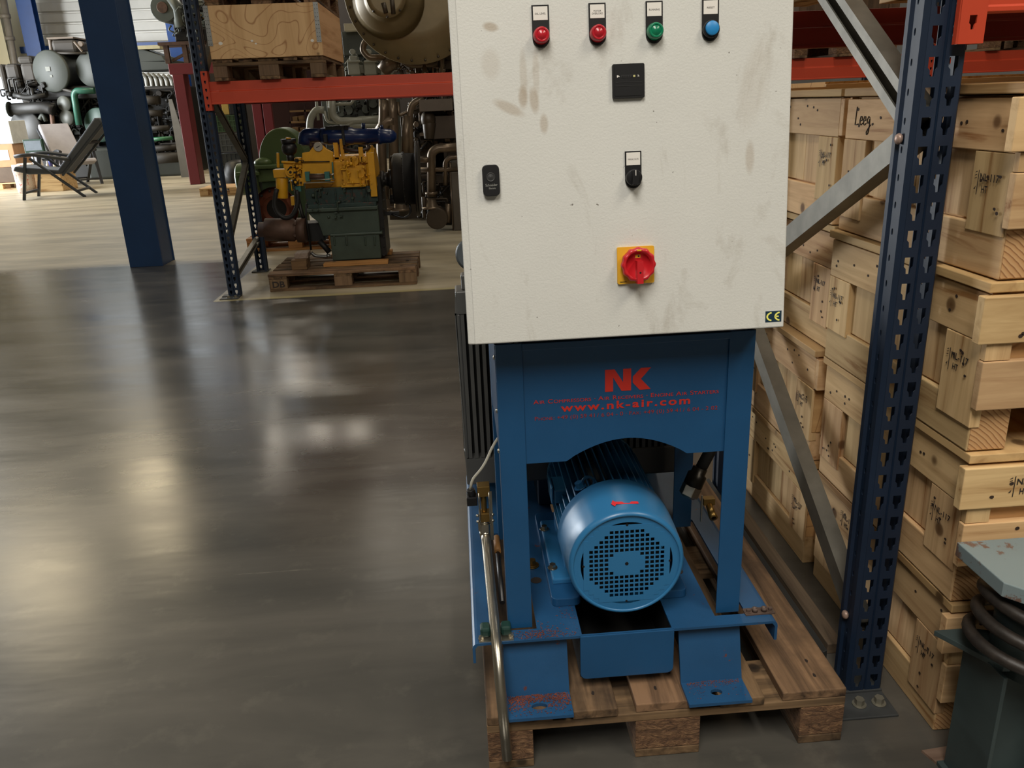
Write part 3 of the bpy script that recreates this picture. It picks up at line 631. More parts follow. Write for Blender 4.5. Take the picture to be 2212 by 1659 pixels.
# main switch: yellow plate, scalloped red handle
YEL = paint('yellow_plate', (226, 172, 44), .4, 0, .05, 10, 0)
g = MB().prism(rrect(.2845, .3530, .0990, .1665, .003), (0, -.005, 0), X3, Z3, (0, .005, 0), 0)
g.box(.289, .301, -.0054, -.005, .1025, .1035, 2)
sx_, sz_ = .3205, .1345
def scal(r, amp, n=72, k=12): return [(r*(1+amp*math.cos(k*2*PI*i/n))*math.cos(2*PI*i/n), r*(1+amp*math.cos(k*2*PI*i/n))*math.sin(2*PI*i/n)) for i in range(n)]
n = 72; prof = [(.005, .029, .0), (.010, .030, .02), (.018, .0315, .035), (.024, .0305, .035), (.027, .0285, .03), (.027, .0245, 0), (.018, .0225, 0), (.0175, .0001, 0)]
vs = []
for yy, r, am in prof: vs += [(sx_+a, -yy, sz_+b) for a, b in scal(r, am)]
g.add(vs, [(j*n+i, (j+1)*n+i, (j+1)*n+(i+1) % n, j*n+(i+1) % n) for j in range(len(prof)-1) for i in range(n)], 1, True)
g.box(sx_-.0055, sx_+.0055, -.036, -.0175, sz_-.033, sz_+.008, 1)
g.cyl((sx_, -.0362, sz_-.013), (sx_, -.0345, sz_-.013), .0018, n=10, m=2)
g.box(sx_-.0055, sx_+.004, -.0182, -.0176, sz_+.0125, sz_+.0185, 0); g.box(sx_-.001, sx_+.0025, -.0185, -.0182, sz_+.0140, sz_+.0168, 2)
g.box(sx_-.004, sx_+.004, -.0275, -.027, sz_+.0252, sz_+.0282, 0)
g.build('main_switch', [YEL, RED, BLACK], door, label='red rotary handle on a yellow plate')
# lock
g = MB().prism(rrect(.0455, .0755, .2685, .3225, .008), (0, -.010, 0), X3, Z3, (0, .010, 0), 0); disc(g, .0600, .3010, [(.010, .0085), (.0115, .0075), (.0105, .006), (.0125, .0001)], 1)
g.build('door_lock', [BLACK, paint('dark_grey_plastic', (46, 46, 46), .5)], door, .002)
write('label_text', 'Schneider', .0062, (.0606, -.0103, .2855), X3, Z3, paint('grey_print', (150, 150, 145), .5), door, .021)
write('label_text', 'Electric', .0042, (.0620, -.0103, .2805), X3, Z3, paint('grey_print', (150, 150, 145), .5), door, .012)
# CE sticker
g = MB().prism([(.5665, .0115), (.5975, .0115), (.5975, .0325), (.5665, .0325)], (0, -.0004, 0), X3, Z3, (0, .0004, 0), 0)
for cx, bar in ((.5815, 0), (.5970, 1)):
    A = [PI*.56+PI*.88*i/12 for i in range(13)]
    pts = [(cx+.0118*math.cos(a)*1.0, .022+.0088*math.sin(a)) for a in A]+[(cx+.0086*math.cos(a), .022+.0062*math.sin(a)) for a in A[::-1]]
    g.prism(pts, (-.0015, -.0009, 0), X3, Z3, (0, .0005, 0), 1)
    if bar: g.box(cx-.0118, cx-.005, -.0009, -.0004, .0208, .0232, 1)
g.build('approval_sticker', [flat('sticker_navy', (16, 48, 66), .5), flat('sticker_yellow', (244, 238, 120), .5)], door)
T = None
MB().box(.10, .54, 1.545, 1.64, .948, .962).build('cabinet_mount', BLACK, U)
# ================= pallet rack makers =================
def slot_strip(mb, a, b, z0, n, p, wd_, hh, P, shape='tear', m=0):
    """column of n cells of pitch p with a hole in each; P(u, z) gives the 3-D point"""
    c = (a+b)/2
    for i in range(n):
        z = z0+i*p; t = z+p*.82; q = t-hh*.55; q2 = t-hh*.68; e = t-hh
        if shape == 'tear': H = [(0, t), (wd_/2, t), (wd_/2, q), (wd_*.27, q2), (wd_*.2, e), (0, e)]
        else: H = [(0, t), (wd_*.35, t-hh*.08), (wd_/2, t-hh*.3), (wd_/2, t-hh*.7), (wd_*.35, t-hh*.92), (0, e)]
        for s_, ed in ((-1, a), (1, b)):
            pts = [(ed, z), (c, z)]+[(c+s_*x, y) for x, y in H[::-1]]+[(c, z+p), (ed, z+p)]
            mb.add([P(*k) for k in pts], [tuple(range(len(pts)))], m)
def upright(parent, x0, x1, y0, dp, z1, front=-1, name='upright', pitch=.0535):
    """perforated rack post; its slotted face looks to -y (front=-1) or to +y"""
    g = MB(); yf_ = y0 if front < 0 else y0+dp; n = int((z1-.02)/pitch); w_ = x1-x0; k = -front
    for a, b in ((x0+.008, x0+w_*.47), (x0+w_*.53, x1-.006)): slot_strip(g, a, b, .012, n, pitch, .0185, .034, lambda u, z: (u, yf_, z))
    top = .012+n*pitch
    g.add([(x0+w_*.47, yf_, .012), (x0+w_*.5, yf_+k*.004, .012), (x0+w_*.53, yf_, .012), (x0+w_*.47, yf_, top), (x0+w_*.5, yf_+k*.004, top), (x0+w_*.53, yf_, top)], [(0, 1, 4, 3), (1, 2, 5, 4)])
    for xe, s_ in ((x0, 1), (x1, -1)):
        o1, i1 = xe+s_*(.008 if xe == x0 else .006), xe
        prof = [(o1, 0), (i1, .008), (i1, .022), (i1+s_*.006, .026), (i1+s_*.006, .030)]
        for (xa, ya), (xb, yb) in zip(prof, prof[1:]): g.add([(xa, yf_+k*ya, .012), (xb, yf_+k*yb, .012), (xb, yf_+k*yb, top), (xa, yf_+k*ya, top)], [(0, 1, 2, 3)])
        xi = i1+s_*.006; slot_strip(g, .030, dp-.018, .012, n, pitch, .006, .014, lambda u, z: (xi, yf_+k*u, z), 'oval')
        prof = [(xi, dp-.018), (i1, dp-.012), (i1, dp), (i1+s_*.022, dp)]
        for (xa, ya), (xb, yb) in zip(prof, prof[1:]): g.add([(xa, yf_+k*ya, .012), (xb, yf_+k*yb, .012), (xb, yf_+k*yb, top), (xa, yf_+k*ya, top)], [(0, 1, 2, 3)])
    o = g.build(name, NAVY, parent); s = o.modifiers.new('sheet', 'SOLIDIFY'); s.thickness = .0022; s.offset = 0
    return o
FOOTM = paint('dusty_foot_plate', (70, 72, 72), .6, .3, .2, 20, .1)
def rack_frame(label, x0, x1, y0, y1, z1, nodes, fp=.085):
    r = thing('rack_frame', label, 'rack', ((x0+x1)/2, y0, 0)); dp = .068
    upright(r, x0, x1, y0, dp, z1, -1); upright(r, x0, x1, y1-dp, dp, z1, 1)
    for y, s_ in ((y0, -1), (y1, 1)):
        g = MB(); ya, yb = (y-fp, y+.0) if s_ < 0 else (y, y+fp)
        g.box(x0-.05, x1+.0, ya, yb, 0, .006); 
        if s_ < 0: g.box(x0-.05, x1-.0, y-.004, y+dp, 0, .012)
        else: g.box(x0-.05, x1, y-dp, y, 0, .012)
        fp_ = g.build('foot_plate', FOOTM, r, .002)
        for x in (x0+.012, x1-.028):
            g = MB(); hexbolt(g, (x, y+s_*.042, .006), Z3, .011, .014); g.build('anchor_bolt', paint('grey_bolt', (128, 124, 110), .5, .5), fp_)
    xm = (x0+x1)/2-.005
    for a, b in nodes:
        A, B_ = Vector((xm, *a)), Vector((xm, *b)); d = (B_-A).normalized(); u = Vector((1, 0, 0)); v = d.cross(u)
        g = MB(); C_ = [(x*1.2, y*(1 if max(a[1], b[1]) > 1.9 else -1)) for x, y in ((-.022, -.020), (.022, -.020), (.022, .020), (.008, .020), (.008, .016), (.018, .016), (.018, -.016), (-.018, -.016), (-.018, .016), (-.008, .016), (-.008, .020), (-.022, .020))]
        g.prism(C_, A, v*(1.25 if max(a[1], b[1]) > 1.9 else 1), -u, B_-A); g.build('brace', GALV, r)
    for z in sorted({round(q[1], 1) for nd in nodes for q in nd if abs(q[0]-y0) < .2}):
        g = MB(); g.ball((x0-.001, y0+.044, z), .011, 12, 0, (.7, 1, 1)); g.build('brace_bolt', paint('pinkish_zinc_bolt', (168, 142, 128), .4, .3), r)
    return r
def beam(label, x0, x1, y, z0, z1, conn_l=None, conn_r=None, mat=ORANGE, face=-1, group=None, marks=()):
    """box beam with its step along the front and a hooked end plate with holes"""
    r = thing('rack_beam', label, 'beam', (x0, y, z0), group); h = z1-z0; k = face
    prof = [(0, 0), (0, h*.42), (-.006*k, h*.47), (-.006*k, h*.56), (-.0*k, h*.60), (0, h), (-.045*k, h), (-.045*k, 0)]
    prof = [(0, .012), (.004*k, .008), (.004*k, 0), (-.045*k, 0), (-.045*k, h), (-.012*k, h), (-.012*k, h*.60), (0, h*.54)]
    MB().prism([(y_, z_) for y_, z_ in prof], (x0, y, z0), Y3, Z3, (x1-x0, 0, 0)).build('beam_profile', mat, r, .0015)
    for cx, s_ in ((x0, -1), (x1, 1)):
        if (s_ < 0 and not conn_l) or (s_ > 0 and not conn_r): continue
        za, zb = conn_l if s_ < 0 else conn_r; w_ = .045
        g = MB(); n = max(2, int((zb-za)/.054)); p = (zb-za)/n; xa, xb = (cx-w_, cx+.004) if s_ < 0 else (cx-.004, cx+w_)
        yy = y+k*.010
        slot_strip(g, xa, xb, za+.0, n, p, .014, .024, lambda u, z: (u, yy, z))
        g.add([(cx, yy, za), (cx, y-k*.045, za), (cx, y-k*.045, zb), (cx, yy, zb)], [(0, 1, 2, 3)])
        g.add([(xa if s_ < 0 else xb, yy, za), (xa if s_ < 0 else xb, yy-k*.012, za), (xa if s_ < 0 else xb, yy-k*.012, zb), (xa if s_ < 0 else xb, yy, zb)], [(0, 1, 2, 3)])
        o = g.build('end_connector', mat, r); s = o.modifiers.new('sheet', 'SOLIDIFY'); s.thickness = .004; s.offset = 0
    return r
rack_frame('near navy pallet rack frame with grey zigzag braces beside the compressor', .872, .960, 1.566, 2.66, 3.0,
           [((1.60, .17), (2.61, .80)), ((1.60, 1.315), (2.61, .80)), ((1.60, 1.325), (2.61, 1.97)), ((1.60, 2.5), (2.61, 1.99))])
beam('orange rack beam hooked to the near navy post above the tall crates', .968, 3.66, 1.552, 1.519, 1.64, conn_l=(1.466, 1.70))
beam('rear rack beam coloured dark red for shade, above the crates behind the cabinet edge', .96, 3.66, 2.72, 1.522, 1.632, mat=paint('shaded_beam_red', (120, 24, 18), .45, 0, .08, 3, .03))  # beam orange darkened to red for the shade under its load
rack_frame('far navy rack frame left of the yellow engine', -1.885, -1.79, 6.54, 7.62, 3.2, [((6.59, .14), (7.55, .30)), ((6.59, .40), (7.55, .98)), ((6.59, 1.62), (7.55, 1.0)), ((6.59, 1.64), (7.55, 2.3))])
rack_frame('far navy rack frame hidden mostly by the white cabinet', .905, .995, 6.54, 7.62, 3.2, [((6.59, .14), (7.55, .30)), ((6.59, .40), (7.55, .98)), ((6.59, 1.62), (7.55, 1.0))])
beam('long orange beam carrying the plywood box above the yellow engine', -1.785, .905, 6.53, 1.463, 1.622, conn_l=(1.42, 1.695), conn_r=(1.42, 1.695))
beam('rear beam, coloured dark red for shade, of the far rack behind the plywood box', -1.785, .905, 7.56, 1.463, 1.622, mat=MATS['shaded_beam_red'])
beam('bright orange far beam seen over the tall crates', .995, 3.7, 6.53, 1.466, 1.622, conn_l=(1.42, 1.695), conn_r=(1.42, 1.695))
beam('bright orange far beam seen at the outer side of the near navy post', 3.8, 6.5, 6.53, 1.466, 1.622, conn_l=(1.42, 1.695))
rack_frame('far navy rack frame hidden behind the near navy post', 3.705, 3.795, 6.54, 7.62, 3.2, [((6.59, .14), (7.55, .98))])
tag(MB().box(.893, .935, 1.72, 2.60, 0, .030).build('floor_batten', wood('dusty_batten', (112, 96, 78), (70, 58, 46), 1, rough=.85), bevel=.002), 'long dusty batten lying on the floor between the pallet and the rack', 'batten')
tag(MB().prism([(0, 0), (.05, 0), (.05, .06), (.012, .045), (.006, .008), (0, .008)], (.812, 1.66, 0), X3, Z3, (0, 1.0, 0)).build('floor_rail', paint('dull_dark_rail', (52, 52, 50), .6, .3), bevel=.001), 'dark steel rail on the floor beside the nearest pallet', 'rail')
# ================= wooden crates =================
def endgrain_mat():
    mt, nt, n, l, b = _nt('end_grain'); v, oi = _coords(nt, (1, 0, 1), .35)
    le = n.new('ShaderNodeVectorMath'); le.operation = 'LENGTH'; l.new(v, le.inputs[0])
    f = _noise(nt, v, 14, 3, .5); ma = n.new('ShaderNodeMath'); ma.operation = 'MULTIPLY_ADD'; ma.inputs[1].default_value = .018; l.new(f, ma.inputs[0]); l.new(le.outputs['Value'], ma.inputs[2])
    m2 = n.new('ShaderNodeMath'); m2.operation = 'MULTIPLY'; m2.inputs[1].default_value = 110; l.new(ma.outputs[0], m2.inputs[0]); fr = n.new('ShaderNodeMath'); fr.operation = 'FRACT'; l.new(m2.outputs[0], fr.inputs[0])
    out = _ramp(nt, fr.outputs[0], [(0, s2l((206, 164, 116))), (.6, s2l((196, 150, 100))), (.85, s2l((142, 94, 56))), (1, s2l((206, 164, 116)))]); l.new(out, b.inputs['Base Color']); b.inputs['Roughness'].default_value = .8; _bump(nt, fr.outputs[0], .2, .002); return mt
ENDG = endgrain_mat()
NAIL = flat('nail_hole', (52, 36, 26), .8)
PLY = lambda ax: wood('crate_plywood', (212, 172, 116), (160, 114, 66), ax, .4, figure=True)
def stamp(o, u, v, size, par, mat=INK):
    write('stamp_text', 'NL-117', size, o, u, v, mat, par, size*3.0, .0004)
    write('stamp_text', 'HT', size, Vector(o)-Vector(v)*size*1.15-Vector(u)*size*.55, u, v, mat, par, size*.95, .0004)
    g = MB(); o, u, v = Vector(o)-Vector(u)*size*1.75, Vector(u), Vector(v); n_ = u.cross(v)
    g.prism([(0, -size*1.4), (size*.09, -size*1.4), (size*.09, size*1.0), (0, size*1.0)], o, u, v, n_*.0003)
    for k in range(3): g.prism([(-size*.55, size*(.1+.3*k)), (-size*.22, size*(.2+.3*k)), (-size*.25, size*(.28+.3*k)), (-size*.5, size*(.18+.3*k))], o, u, v, n_*.0003)
    g.prism([(-size*.5, -size*.9), (-size*.2, -size*.55), (-size*.28, -size*.9)], o, u, v, n_*.0003)
    g.build('stamp_mark', mat, par)
def nails(par, pts, nrm, name='nail_heads', r=.0035):
    g = MB(); nrm = Vector(nrm); a = Vector((0, 0, 1)); b = nrm.cross(a)
    for p in pts: g.prism([(c*random.uniform(.7, 1.2), s*1.2) for c, s in circle(r, 7)], Vector(p)-nrm*.0, a, b, nrm*.0005)
    return g.build(name, NAIL, par, kind='stuff')
def crate(label, x0, y0, z0, w_=1.0, d=.66, h=.348, group='stacked pine crates', dx=0, lid_t=.020, stamps=('left',), front=True, n_left=2):
    r = thing('wooden_crate', label, 'crate', (x0, y0, z0), group); R = random.uniform
    X0 = x0+dx; pt = .022; run = .094; lid0 = h-lid_t-.003
    for i, x in enumerate((X0+.004, X0+w_/2-.04, X0+w_-.085)):
        ya = y0+R(-.004, .004); ru = bx('runner', (x, x+.082, ya, y0+d, z0, z0+run), pine(1), r, .003)
        if front: bx('end_grain', (x+.003, x+.079, ya-.0012, ya+.001, z0+.003, z0+run-.003), ENDG, ru)
    # plywood body
    bx('floor_panel', (X0+.02, X0+w_-.02, y0+.02, y0+d-.02, z0+run, z0+run+.012), PLY(1), r)
    bx('side_panel', (X0+pt, X0+pt+.010, y0+.004, y0+d-.004, z0+run, z0+lid0), PLY(1), r)
    bx('side_panel', (X0+w_-pt-.01, X0+w_-pt, y0+.004, y0+d-.004, z0+run, z0+lid0), PLY(1), r)
    bx('front_panel', (X0+.006, X0+w_-.006, y0-.001, y0+.009, z0+run-.0, z0+lid0), PLY(0), r)
    bx('rear_panel', (X0+.006, X0+w_-.006, y0+d-.009, y0+d+.001, z0+run, z0+lid0), PLY(0), r)
    bx('lid', (X0-.008, X0+w_+.005, y0-.012+R(-.004, .004), y0+d+.008, z0+lid0+.003, z0+h-.001), wood('crate_lid', (202, 168, 118), (150, 112, 70), 1, .6), r, .002)
    # left side cleats
    zc = z0+h*.655
    tc = bx('top_cleat', (X0, X0+pt, y0-.001, y0+d, zc, z0+lid0-R(0, .004)), pine(1), r, .002)
    for k, (a, b) in enumerate(((y0+R(-.002, .002), y0+.115), (y0+d-.115, y0+d))):
        zl = z0+run*R(.35, .9)
        c_ = bx('end_cleat', (X0+R(-.002, .001), X0+pt, a, b, zl, zc-.001), pine(2), r, .002)
        if 'left' in stamps and k == 0: stamp((X0-.0025, (a+b)/2, z0+h*.50), -Y3, Z3, .019, r)
        if 'rear' in stamps and k == 1: stamp((X0-.0025, (a+b)/2, z0+h*.50), -Y3, Z3, .019, r)
        nails(r, [(X0-.003, R(a+.02, b-.02), R(zl+.02, zc-.02)) for _ in range(5)], (-1, 0, 0))
    if 'top' in stamps: stamp((X0-.0008, y0+d*.72, z0+h*.80), -Y3, Z3, .019, r)
    for k in range(n_left):
        a = y0+.118+k*(d-.236)/n_left; bx('side_board', (X0+.013, X0+pt, a+.001, a+(d-.236)/n_left-.001, z0+run+.005, zc+.01), pine(2), r)
    nails(r, [(X0-.0006, y0+R(.03, d-.03), R(zc+.02, z0+lid0-.02)) for _ in range(9)], (-1, 0, 0))
    # front cleats
    if front:
        bx('front_cleat', (X0-.022, X0+w_, y0-.023, y0-.001, z0+h*.665, z0+lid0-.002), pine(0), r, .002)
        bx('front_cleat', (X0-.004, X0+w_, y0-.020, y0-.001, z0+run*1.02, z0+h*.56), pine(0), r, .002)
        bx('corner_post', (X0-.0, X0+.05, y0-.016, y0-.0015, z0+h*.565, z0+h*.66), pine(2), r)
        nails(r, [(X0+R(.0, .2), y0-.0235, z0+h*R(.69, .88)) for _ in range(5)]+[(X0+R(.02, .25), y0-.0205, z0+h*R(.33, .53)) for _ in range(5)], (0, -1, 0), r=.004)
        if 'front' in stamps: stamp((X0+.118, y0-.0238, z0+h*.81), X3, Z3, .019, r)
    else:
        bx('front_cleat', (X0-.0, X0+w_, y0-.022, y0-.001, z0+h*.665, z0+lid0-.002), pine(0), r, .002)
        bx('front_cleat', (X0+.03, X0+w_, y0-.022, y0-.001, z0+run*.9, z0+h*.63), pine(0), r, .002)
    return r
words = ['bottom', 'second', 'third', 'top']
hz = [0, .3500, .700, 1.0500]
for i in range(4):
    lb = ['pine crate on the floor at the foot of the stack nearest the camera', 'second pine crate up in the stack nearest the camera, stamped on its front board',
          'third pine crate up in the stack nearest the camera, front board with a dark knot', 'topmost pine crate of the stack nearest the camera, marked by hand on its far end'][i]
    st = [('left', 'top'), ('front', 'left'), ('left', 'rear'), ('left',)][i]
    c = crate(lb, 1.008, 1.428, hz[i], dx=(0, -.012, -.026, -.020)[i], stamps=st)
    if i == 3:
        # handwritten word, made of pen strokes
        g = MB(); X = 1.008-.020-.001; oy, oz, s = 2.036, hz[3]+.262, .0155
        def pen(P_): g.tube([(X, oy-a*s, oz+b*s) for a, b in P_], .0011, 5)
        pen([(.05, 2.7), (-.05, 1.3), (-.15, 0)]); pen([(-.18, .02), (.4, .02), (.95, .14)])
        for k in (1.35, 2.5): pen([(k, .55), (k+.75, .75), (k+.65, 1.25), (k+.25, 1.3), (k, .7), (k+.15, .1), (k+.5, 0), (k+.95, .3)])
        pen([(4.5, 1.15), (4.1, 1.3), (3.7, .8), (3.8, .3), (4.2, .3), (4.5, 1.0), (4.55, .0), (4.3, -1.2), (3.9, -1.4), (3.75, -1.0), (4.2, -.5), (4.9, .1)])
        g.build('handwriting', INK, c)
for i in range(4):
    lb = ['pine crate on the floor at the foot of the stack behind the rack frame', 'second pine crate up in the stack behind the rack frame',
          'third pine crate up in the stack behind the rack frame', 'topmost pine crate of the stack behind the rack frame, stamped near its lid'][i]
    crate(lb, 1.002, 2.15, hz[i], w_=.98, d=.56, dx=(0, -.01, .012, -.004)[i], stamps=[('left',), ('left', 'top'), ('left',), ('left', 'top')][i], front=False, n_left=3, lid_t=.02)
for i, (x, y, z, w_, h, lb) in enumerate(((1.13, 3.15, 0, .27, 1.405, 'slim pale crate standing behind the crate stacks, lower one'), (1.40, 3.15, 0, .9, 1.432, 'tall pale crate with knotty boards behind the crate stacks'))):
    r = thing('wooden_crate', lb, 'crate', (x, y, z)); k = 0
    while k*.118 < h-.02:
        bx('board', (x, x+w_, y, y+.02, k*.118+.001, min(h, k*.118+.116)), pine(0), r, .002); k += 1
    bx('body', (x+.005, x+w_-.005, y+.021, y+.6, 0, h-.01), PLY(1), r)
# dark timber packing cases on the floor under the far rack, seen over the crate stacks
for i, (x, y) in enumerate(((1.08, 6.9), (1.95, 6.9), (2.82, 6.9))):
    r = thing('packing_case', ['first', 'second', 'third'][i]+' dark packing case under the far orange beam, counted from the cabinet', 'crate', (x, y, 0), 'dark packing cases')
    bx('case_body', (x, x+.8, y, y+.6, 0, 1.36), wood('dark_case', (92, 72, 54), (50, 38, 28), 2, rough=.8), r, .004)
    for xx in (x, x+.72): bx('corner_batten', (xx, xx+.08, y-.02, y-.0, 0, 1.36), wood('dark_case', (92, 72, 54), (50, 38, 28), 2, rough=.8), r, .003)
    bx('top_batten', (x, x+.8, y-.02, y+.0, 1.28, 1.36), wood('dark_case', (92, 72, 54), (50, 38, 28), 0, rough=.8), r, .003)
# loads on the upper beams
pallet('euro_pallet', 'pale wooden pallet on the shade-coloured rear and orange front beams above the crates', 1.02, 1.50, 1.641, wd=pine, blockmat=pine(1))
pallet('euro_pallet', 'second pallet on the near upper beams, farther from the cabinet', 1.95, 1.50, 1.641, wd=pine, blockmat=pine(1))
for i, x in enumerate((2.62, 4.15, 5.05)):
    pallet('euro_pallet', ['pallet on the far orange beam seen between the two beams', 'pallet on the outermost far orange beam, near its hooked end', 'pallet at the outer end of the far orange beam'][i], x, 6.50, 1.623)
    r = thing('packing_case', ['case on the pallet of the far orange beam', 'case on the nearer pallet of the outer far beam', 'case on the last pallet of the outer far beam'][i], 'crate', (x, 6.5, 1.768))
    bx('case_body', (x+.01, x+.79, 6.52, 7.6, 1.768, 2.4), wood('dark_case', (92, 72, 54), (50, 38, 28), 2, rough=.8), r, .004)
    for xx in (x+.01, x+.71): bx('corner_batten', (xx, xx+.08, 6.50, 6.52, 1.768, 2.4), MATS['dark_casez'], r, .003)
for i, x in enumerate((1.03, 1.96)):
    r = thing('wooden_crate', ['crate on the pale pallet above the stacks, next to the cabinet', 'crate on the second upper pallet above the stacks'][i], 'crate', (x, 1.52, 1.786))
    bx('body', (x, x+.78, 1.53, 2.68, 1.786, 2.5), PLY(0), r, .003)
    for zz in (1.79, 1.93, 2.07): bx('front_cleat', (x, x+.78, 1.508, 1.529, zz, zz+.12), pine(0), r, .002)
# ================= steel stand with a coiled hose =================
S = thing('steel_stand', 'grey-green steel stand with a chamfered top plate in front of the near crate stack', 'stand', (1.05, 1.28, 0))
STN = paint('stand_top_paint', (126, 140, 142), .4, 0, .06, 4, .05, 200, (112, 88, 76), .56); STD = paint('stand_paint', (62, 74, 74), .4, .1, .15, 9, .08, 200, (96, 100, 88), .7)
z = .50
MB().prism([(.957, 1.225), (.957, 1.372), (1.30, 1.372), (1.30, 1.13), (1.04, 1.13)], (0, 0, z), X3, Y3, (0, 0, .030)).build('top_plate', [STN], S, .002)
MB().cyl((1.075, 1.262, .31), (1.075, 1.262, z), .078, n=32).build('neck', STD, S)
g = MB().box(.978, .986, 1.205, 1.33, .0, .33).box(1.13, 1.138, 1.205, 1.33, 0, .33).box(.986, 1.13, 1.262, 1.270, 0, .33)
g.build('column', STD, S, .001)
MB().prism([(.925, 1.352), (1.00, 1.352), (1.14, 1.30), (1.14, 1.21), (.992, 1.23)], (0, 0, .325), X3, Y3, (0, 0, .012)).build('shelf_plate', STD, S, .001)
MB().box(.965, 1.15, 1.20, 1.335, 0, .010).build('foot_plate', STD, S, .001)
HB = paint('brown_black_hose', (42, 36, 31), .5, 0, .35, 60, .4, 120)
g = MB(); pts = []
for i in range(90):
    t_ = i/89; a = -PI*.3-t_*2*PI*2.6; r_ = .108+.02*t_+.008*math.sin(i*.35); zz = .452-.115*t_ + (-.035*math.cos(a)) 
    pts.append((1.075+r_*math.cos(a), 1.262+r_*.92*math.sin(a), zz))
g.tube(pts, .0125, 10); g.build('coiled_hose', HB); tag(bpy.data.objects['coiled_hose'], 'brown-black hose coiled around the neck of the grey-green steel stand', 'hose')
tag(MB().prism([(.952, 1.371), (1.02, 1.377), (1.04, 1.34), (.99, 1.315), (.968, 1.325)], (0, 0, 0), X3, Y3, (0, 0, .006)).build('wood_offcut', wood('brown_offcut', (120, 100, 84), (84, 66, 52), 0)), 'flat brown wooden offcut on the floor at the foot of the steel stand', 'offcut')
# ================= goods and machines farther back =================
def pxr(x0, y0, x1, y1, Y):
    xm, ym = (x0+x1)/2, (y0+y1)/2
    return at(x0, ym, Y).x, at(x1, ym, Y).x, at(xm, y1, Y).z, at(xm, y0, Y).z
def pb(mb, x0, y0, x1, y1, Y, d, m=0):
    a, b, c, e = pxr(x0, y0, x1, y1, Y); return mb.box(a, b, Y, Y+d, c, e, m)
def mpx(Y): return Y/1754.27*1.03
def pt(mb, pts, r, Y=None, n=8, m=0, bend=None):
    """pipe through picture points; r in pixels"""
    P = [at(p[0], p[1], p[2] if len(p) > 2 else Y) for p in pts]; return mb.tube(P, r*mpx(Y or P[0].y), n, m, bend)
def pd(mb, x, y, Y, r, d, prof=None, n=28, m=0):
    """disc or drum facing the camera, radius r px, depth d m"""
    c = at(x, y, Y); k = r*mpx(Y); return mb.lathe(c, c+Y3, [(0, k*.94), (d*.06, k), (d, k)] if not prof else [(a, b*k) for a, b in prof], n, m)
# ---- crate box of plywood on its pallet on the far beam ----
FIG = wood('figured_plywood', (226, 186, 138), (190, 146, 100), 2, .35, figure=True, knots=True)
pb_ = pallet('euro_pallet', 'brown pallet under the plywood box on the far orange beam', -1.725, 6.49, 1.6235, along='y', W=.8, blockmat=wood('block_wood', (120, 96, 72), (80, 62, 46), 2))
B = thing('plywood_box', 'plywood box with galvanised corner strips standing on the orange beam', 'box', (-1.32, 6.5, 1.7685))
bx('front_board', (-1.722, -.918, 6.470, 6.486, 1.770, 2.125), FIG, B, .002)
bx('side_board', (-.934, -.918, 6.487, 7.66, 1.770, 2.125), wood('side_plywood', (206, 166, 122), (168, 126, 84), 1, .6), B, .002); bx('side_board', (-1.722, -1.706, 6.487, 7.66, 1.770, 2.125), MATS['side_plywoody'], B, .002)
bx('rear_board', (-1.722, -.918, 7.661, 7.676, 1.770, 2.125), PLY(0), B)
for x, s_ in ((-1.728, 1), (-.952, 1)):
    g = MB().box(x, x+.034, 6.4665, 6.4695, 1.86, 2.125)
    st = g.build('corner_strip', paint('galvanised_strip', (150, 152, 150), .45, .5, .15, 20, .05), B)
    g = MB()
    for k in range(10):
        for q in (.009, .025): g.cyl((x+q, 6.467, 1.872+k*.026), (x+q, 6.4655, 1.872+k*.026), .0028, n=6)
    g.build('strip_hole', flat('strip_hole_dark', (60, 60, 58), .6), st, kind='stuff')
g = MB()
for x, z, r_ in ((-1.64, 1.875, .012), (-1.415, 1.885, .008), (-1.39, 1.865, .006), (-.985, 1.872, .010)): g.prism([(a*1.3, b) for a, b in circle(r_, 7)], (x, 6.4695, z), X3, Z3, (0, .0004, 0))
g.build('torn_paper', WHITE, B, kind='stuff')
pallet('euro_pallet', 'pallet resting on top of the plywood box', -1.72, 6.50, 2.128, along='y')
# ---- yellow diesel engine on its pallet ----
P2 = pallet('euro_pallet', 'dark worn pallet under the yellow and green engine, stamped on its corner block', -1.579, 6.66, 0, along='x', blockmat=wood('block_wood', (120, 96, 72), (80, 62, 46), 2))
write('stamp_text', 'DB', .07, (-1.505, 6.6590, .035), X3, Z3, INK, P2, .10, .002)
DKG = paint('dark_green_engine_paint', (60, 72, 62), .45, .1, .2, 6, .1, 90, (58, 50, 42), .64); YE = paint('yellow_engine_paint', (206, 150, 26), .4, 0, .15, 7, .08, 80, (120, 92, 40), .68)
DKM = paint('dark_oily_metal', (36, 34, 32), .45, .4, .3, 10, .1); TEAL = paint('teal_part', (50, 104, 98), .45, 0, .15, 10, .05); BLP = paint('dark_blue_pipe_paint', (16, 38, 82), .28, 0, .15, 6, .05); RB = paint('rusty_brown_metal', (84, 62, 50), .6, .3, .3, 12, .2, 60)
Ye = 6.98
E1 = thing('diesel_engine', 'yellow and dark green diesel engine with a blue top pipe on the far pallet', 'engine', (-1.05, 6.98, .176))
g = MB(); a, b, c_, e_ = pxr(716, 508, 822, 571, Ye); g.box(a, b, Ye, Ye+.5, .1745, e_); pb(g, 712, 503, 826, 509, Ye-.012, .55)
for x in (722, 748, 789, 809): pb(g, x-2, 509, x+2, 531, Ye-.014, .014)
g.build('oil_sump', DKG, E1, .008)
g = MB(); a, b, c_, e_ = pxr(667, 455, 819, 508, Ye); cx = at(697, 505, Ye).x
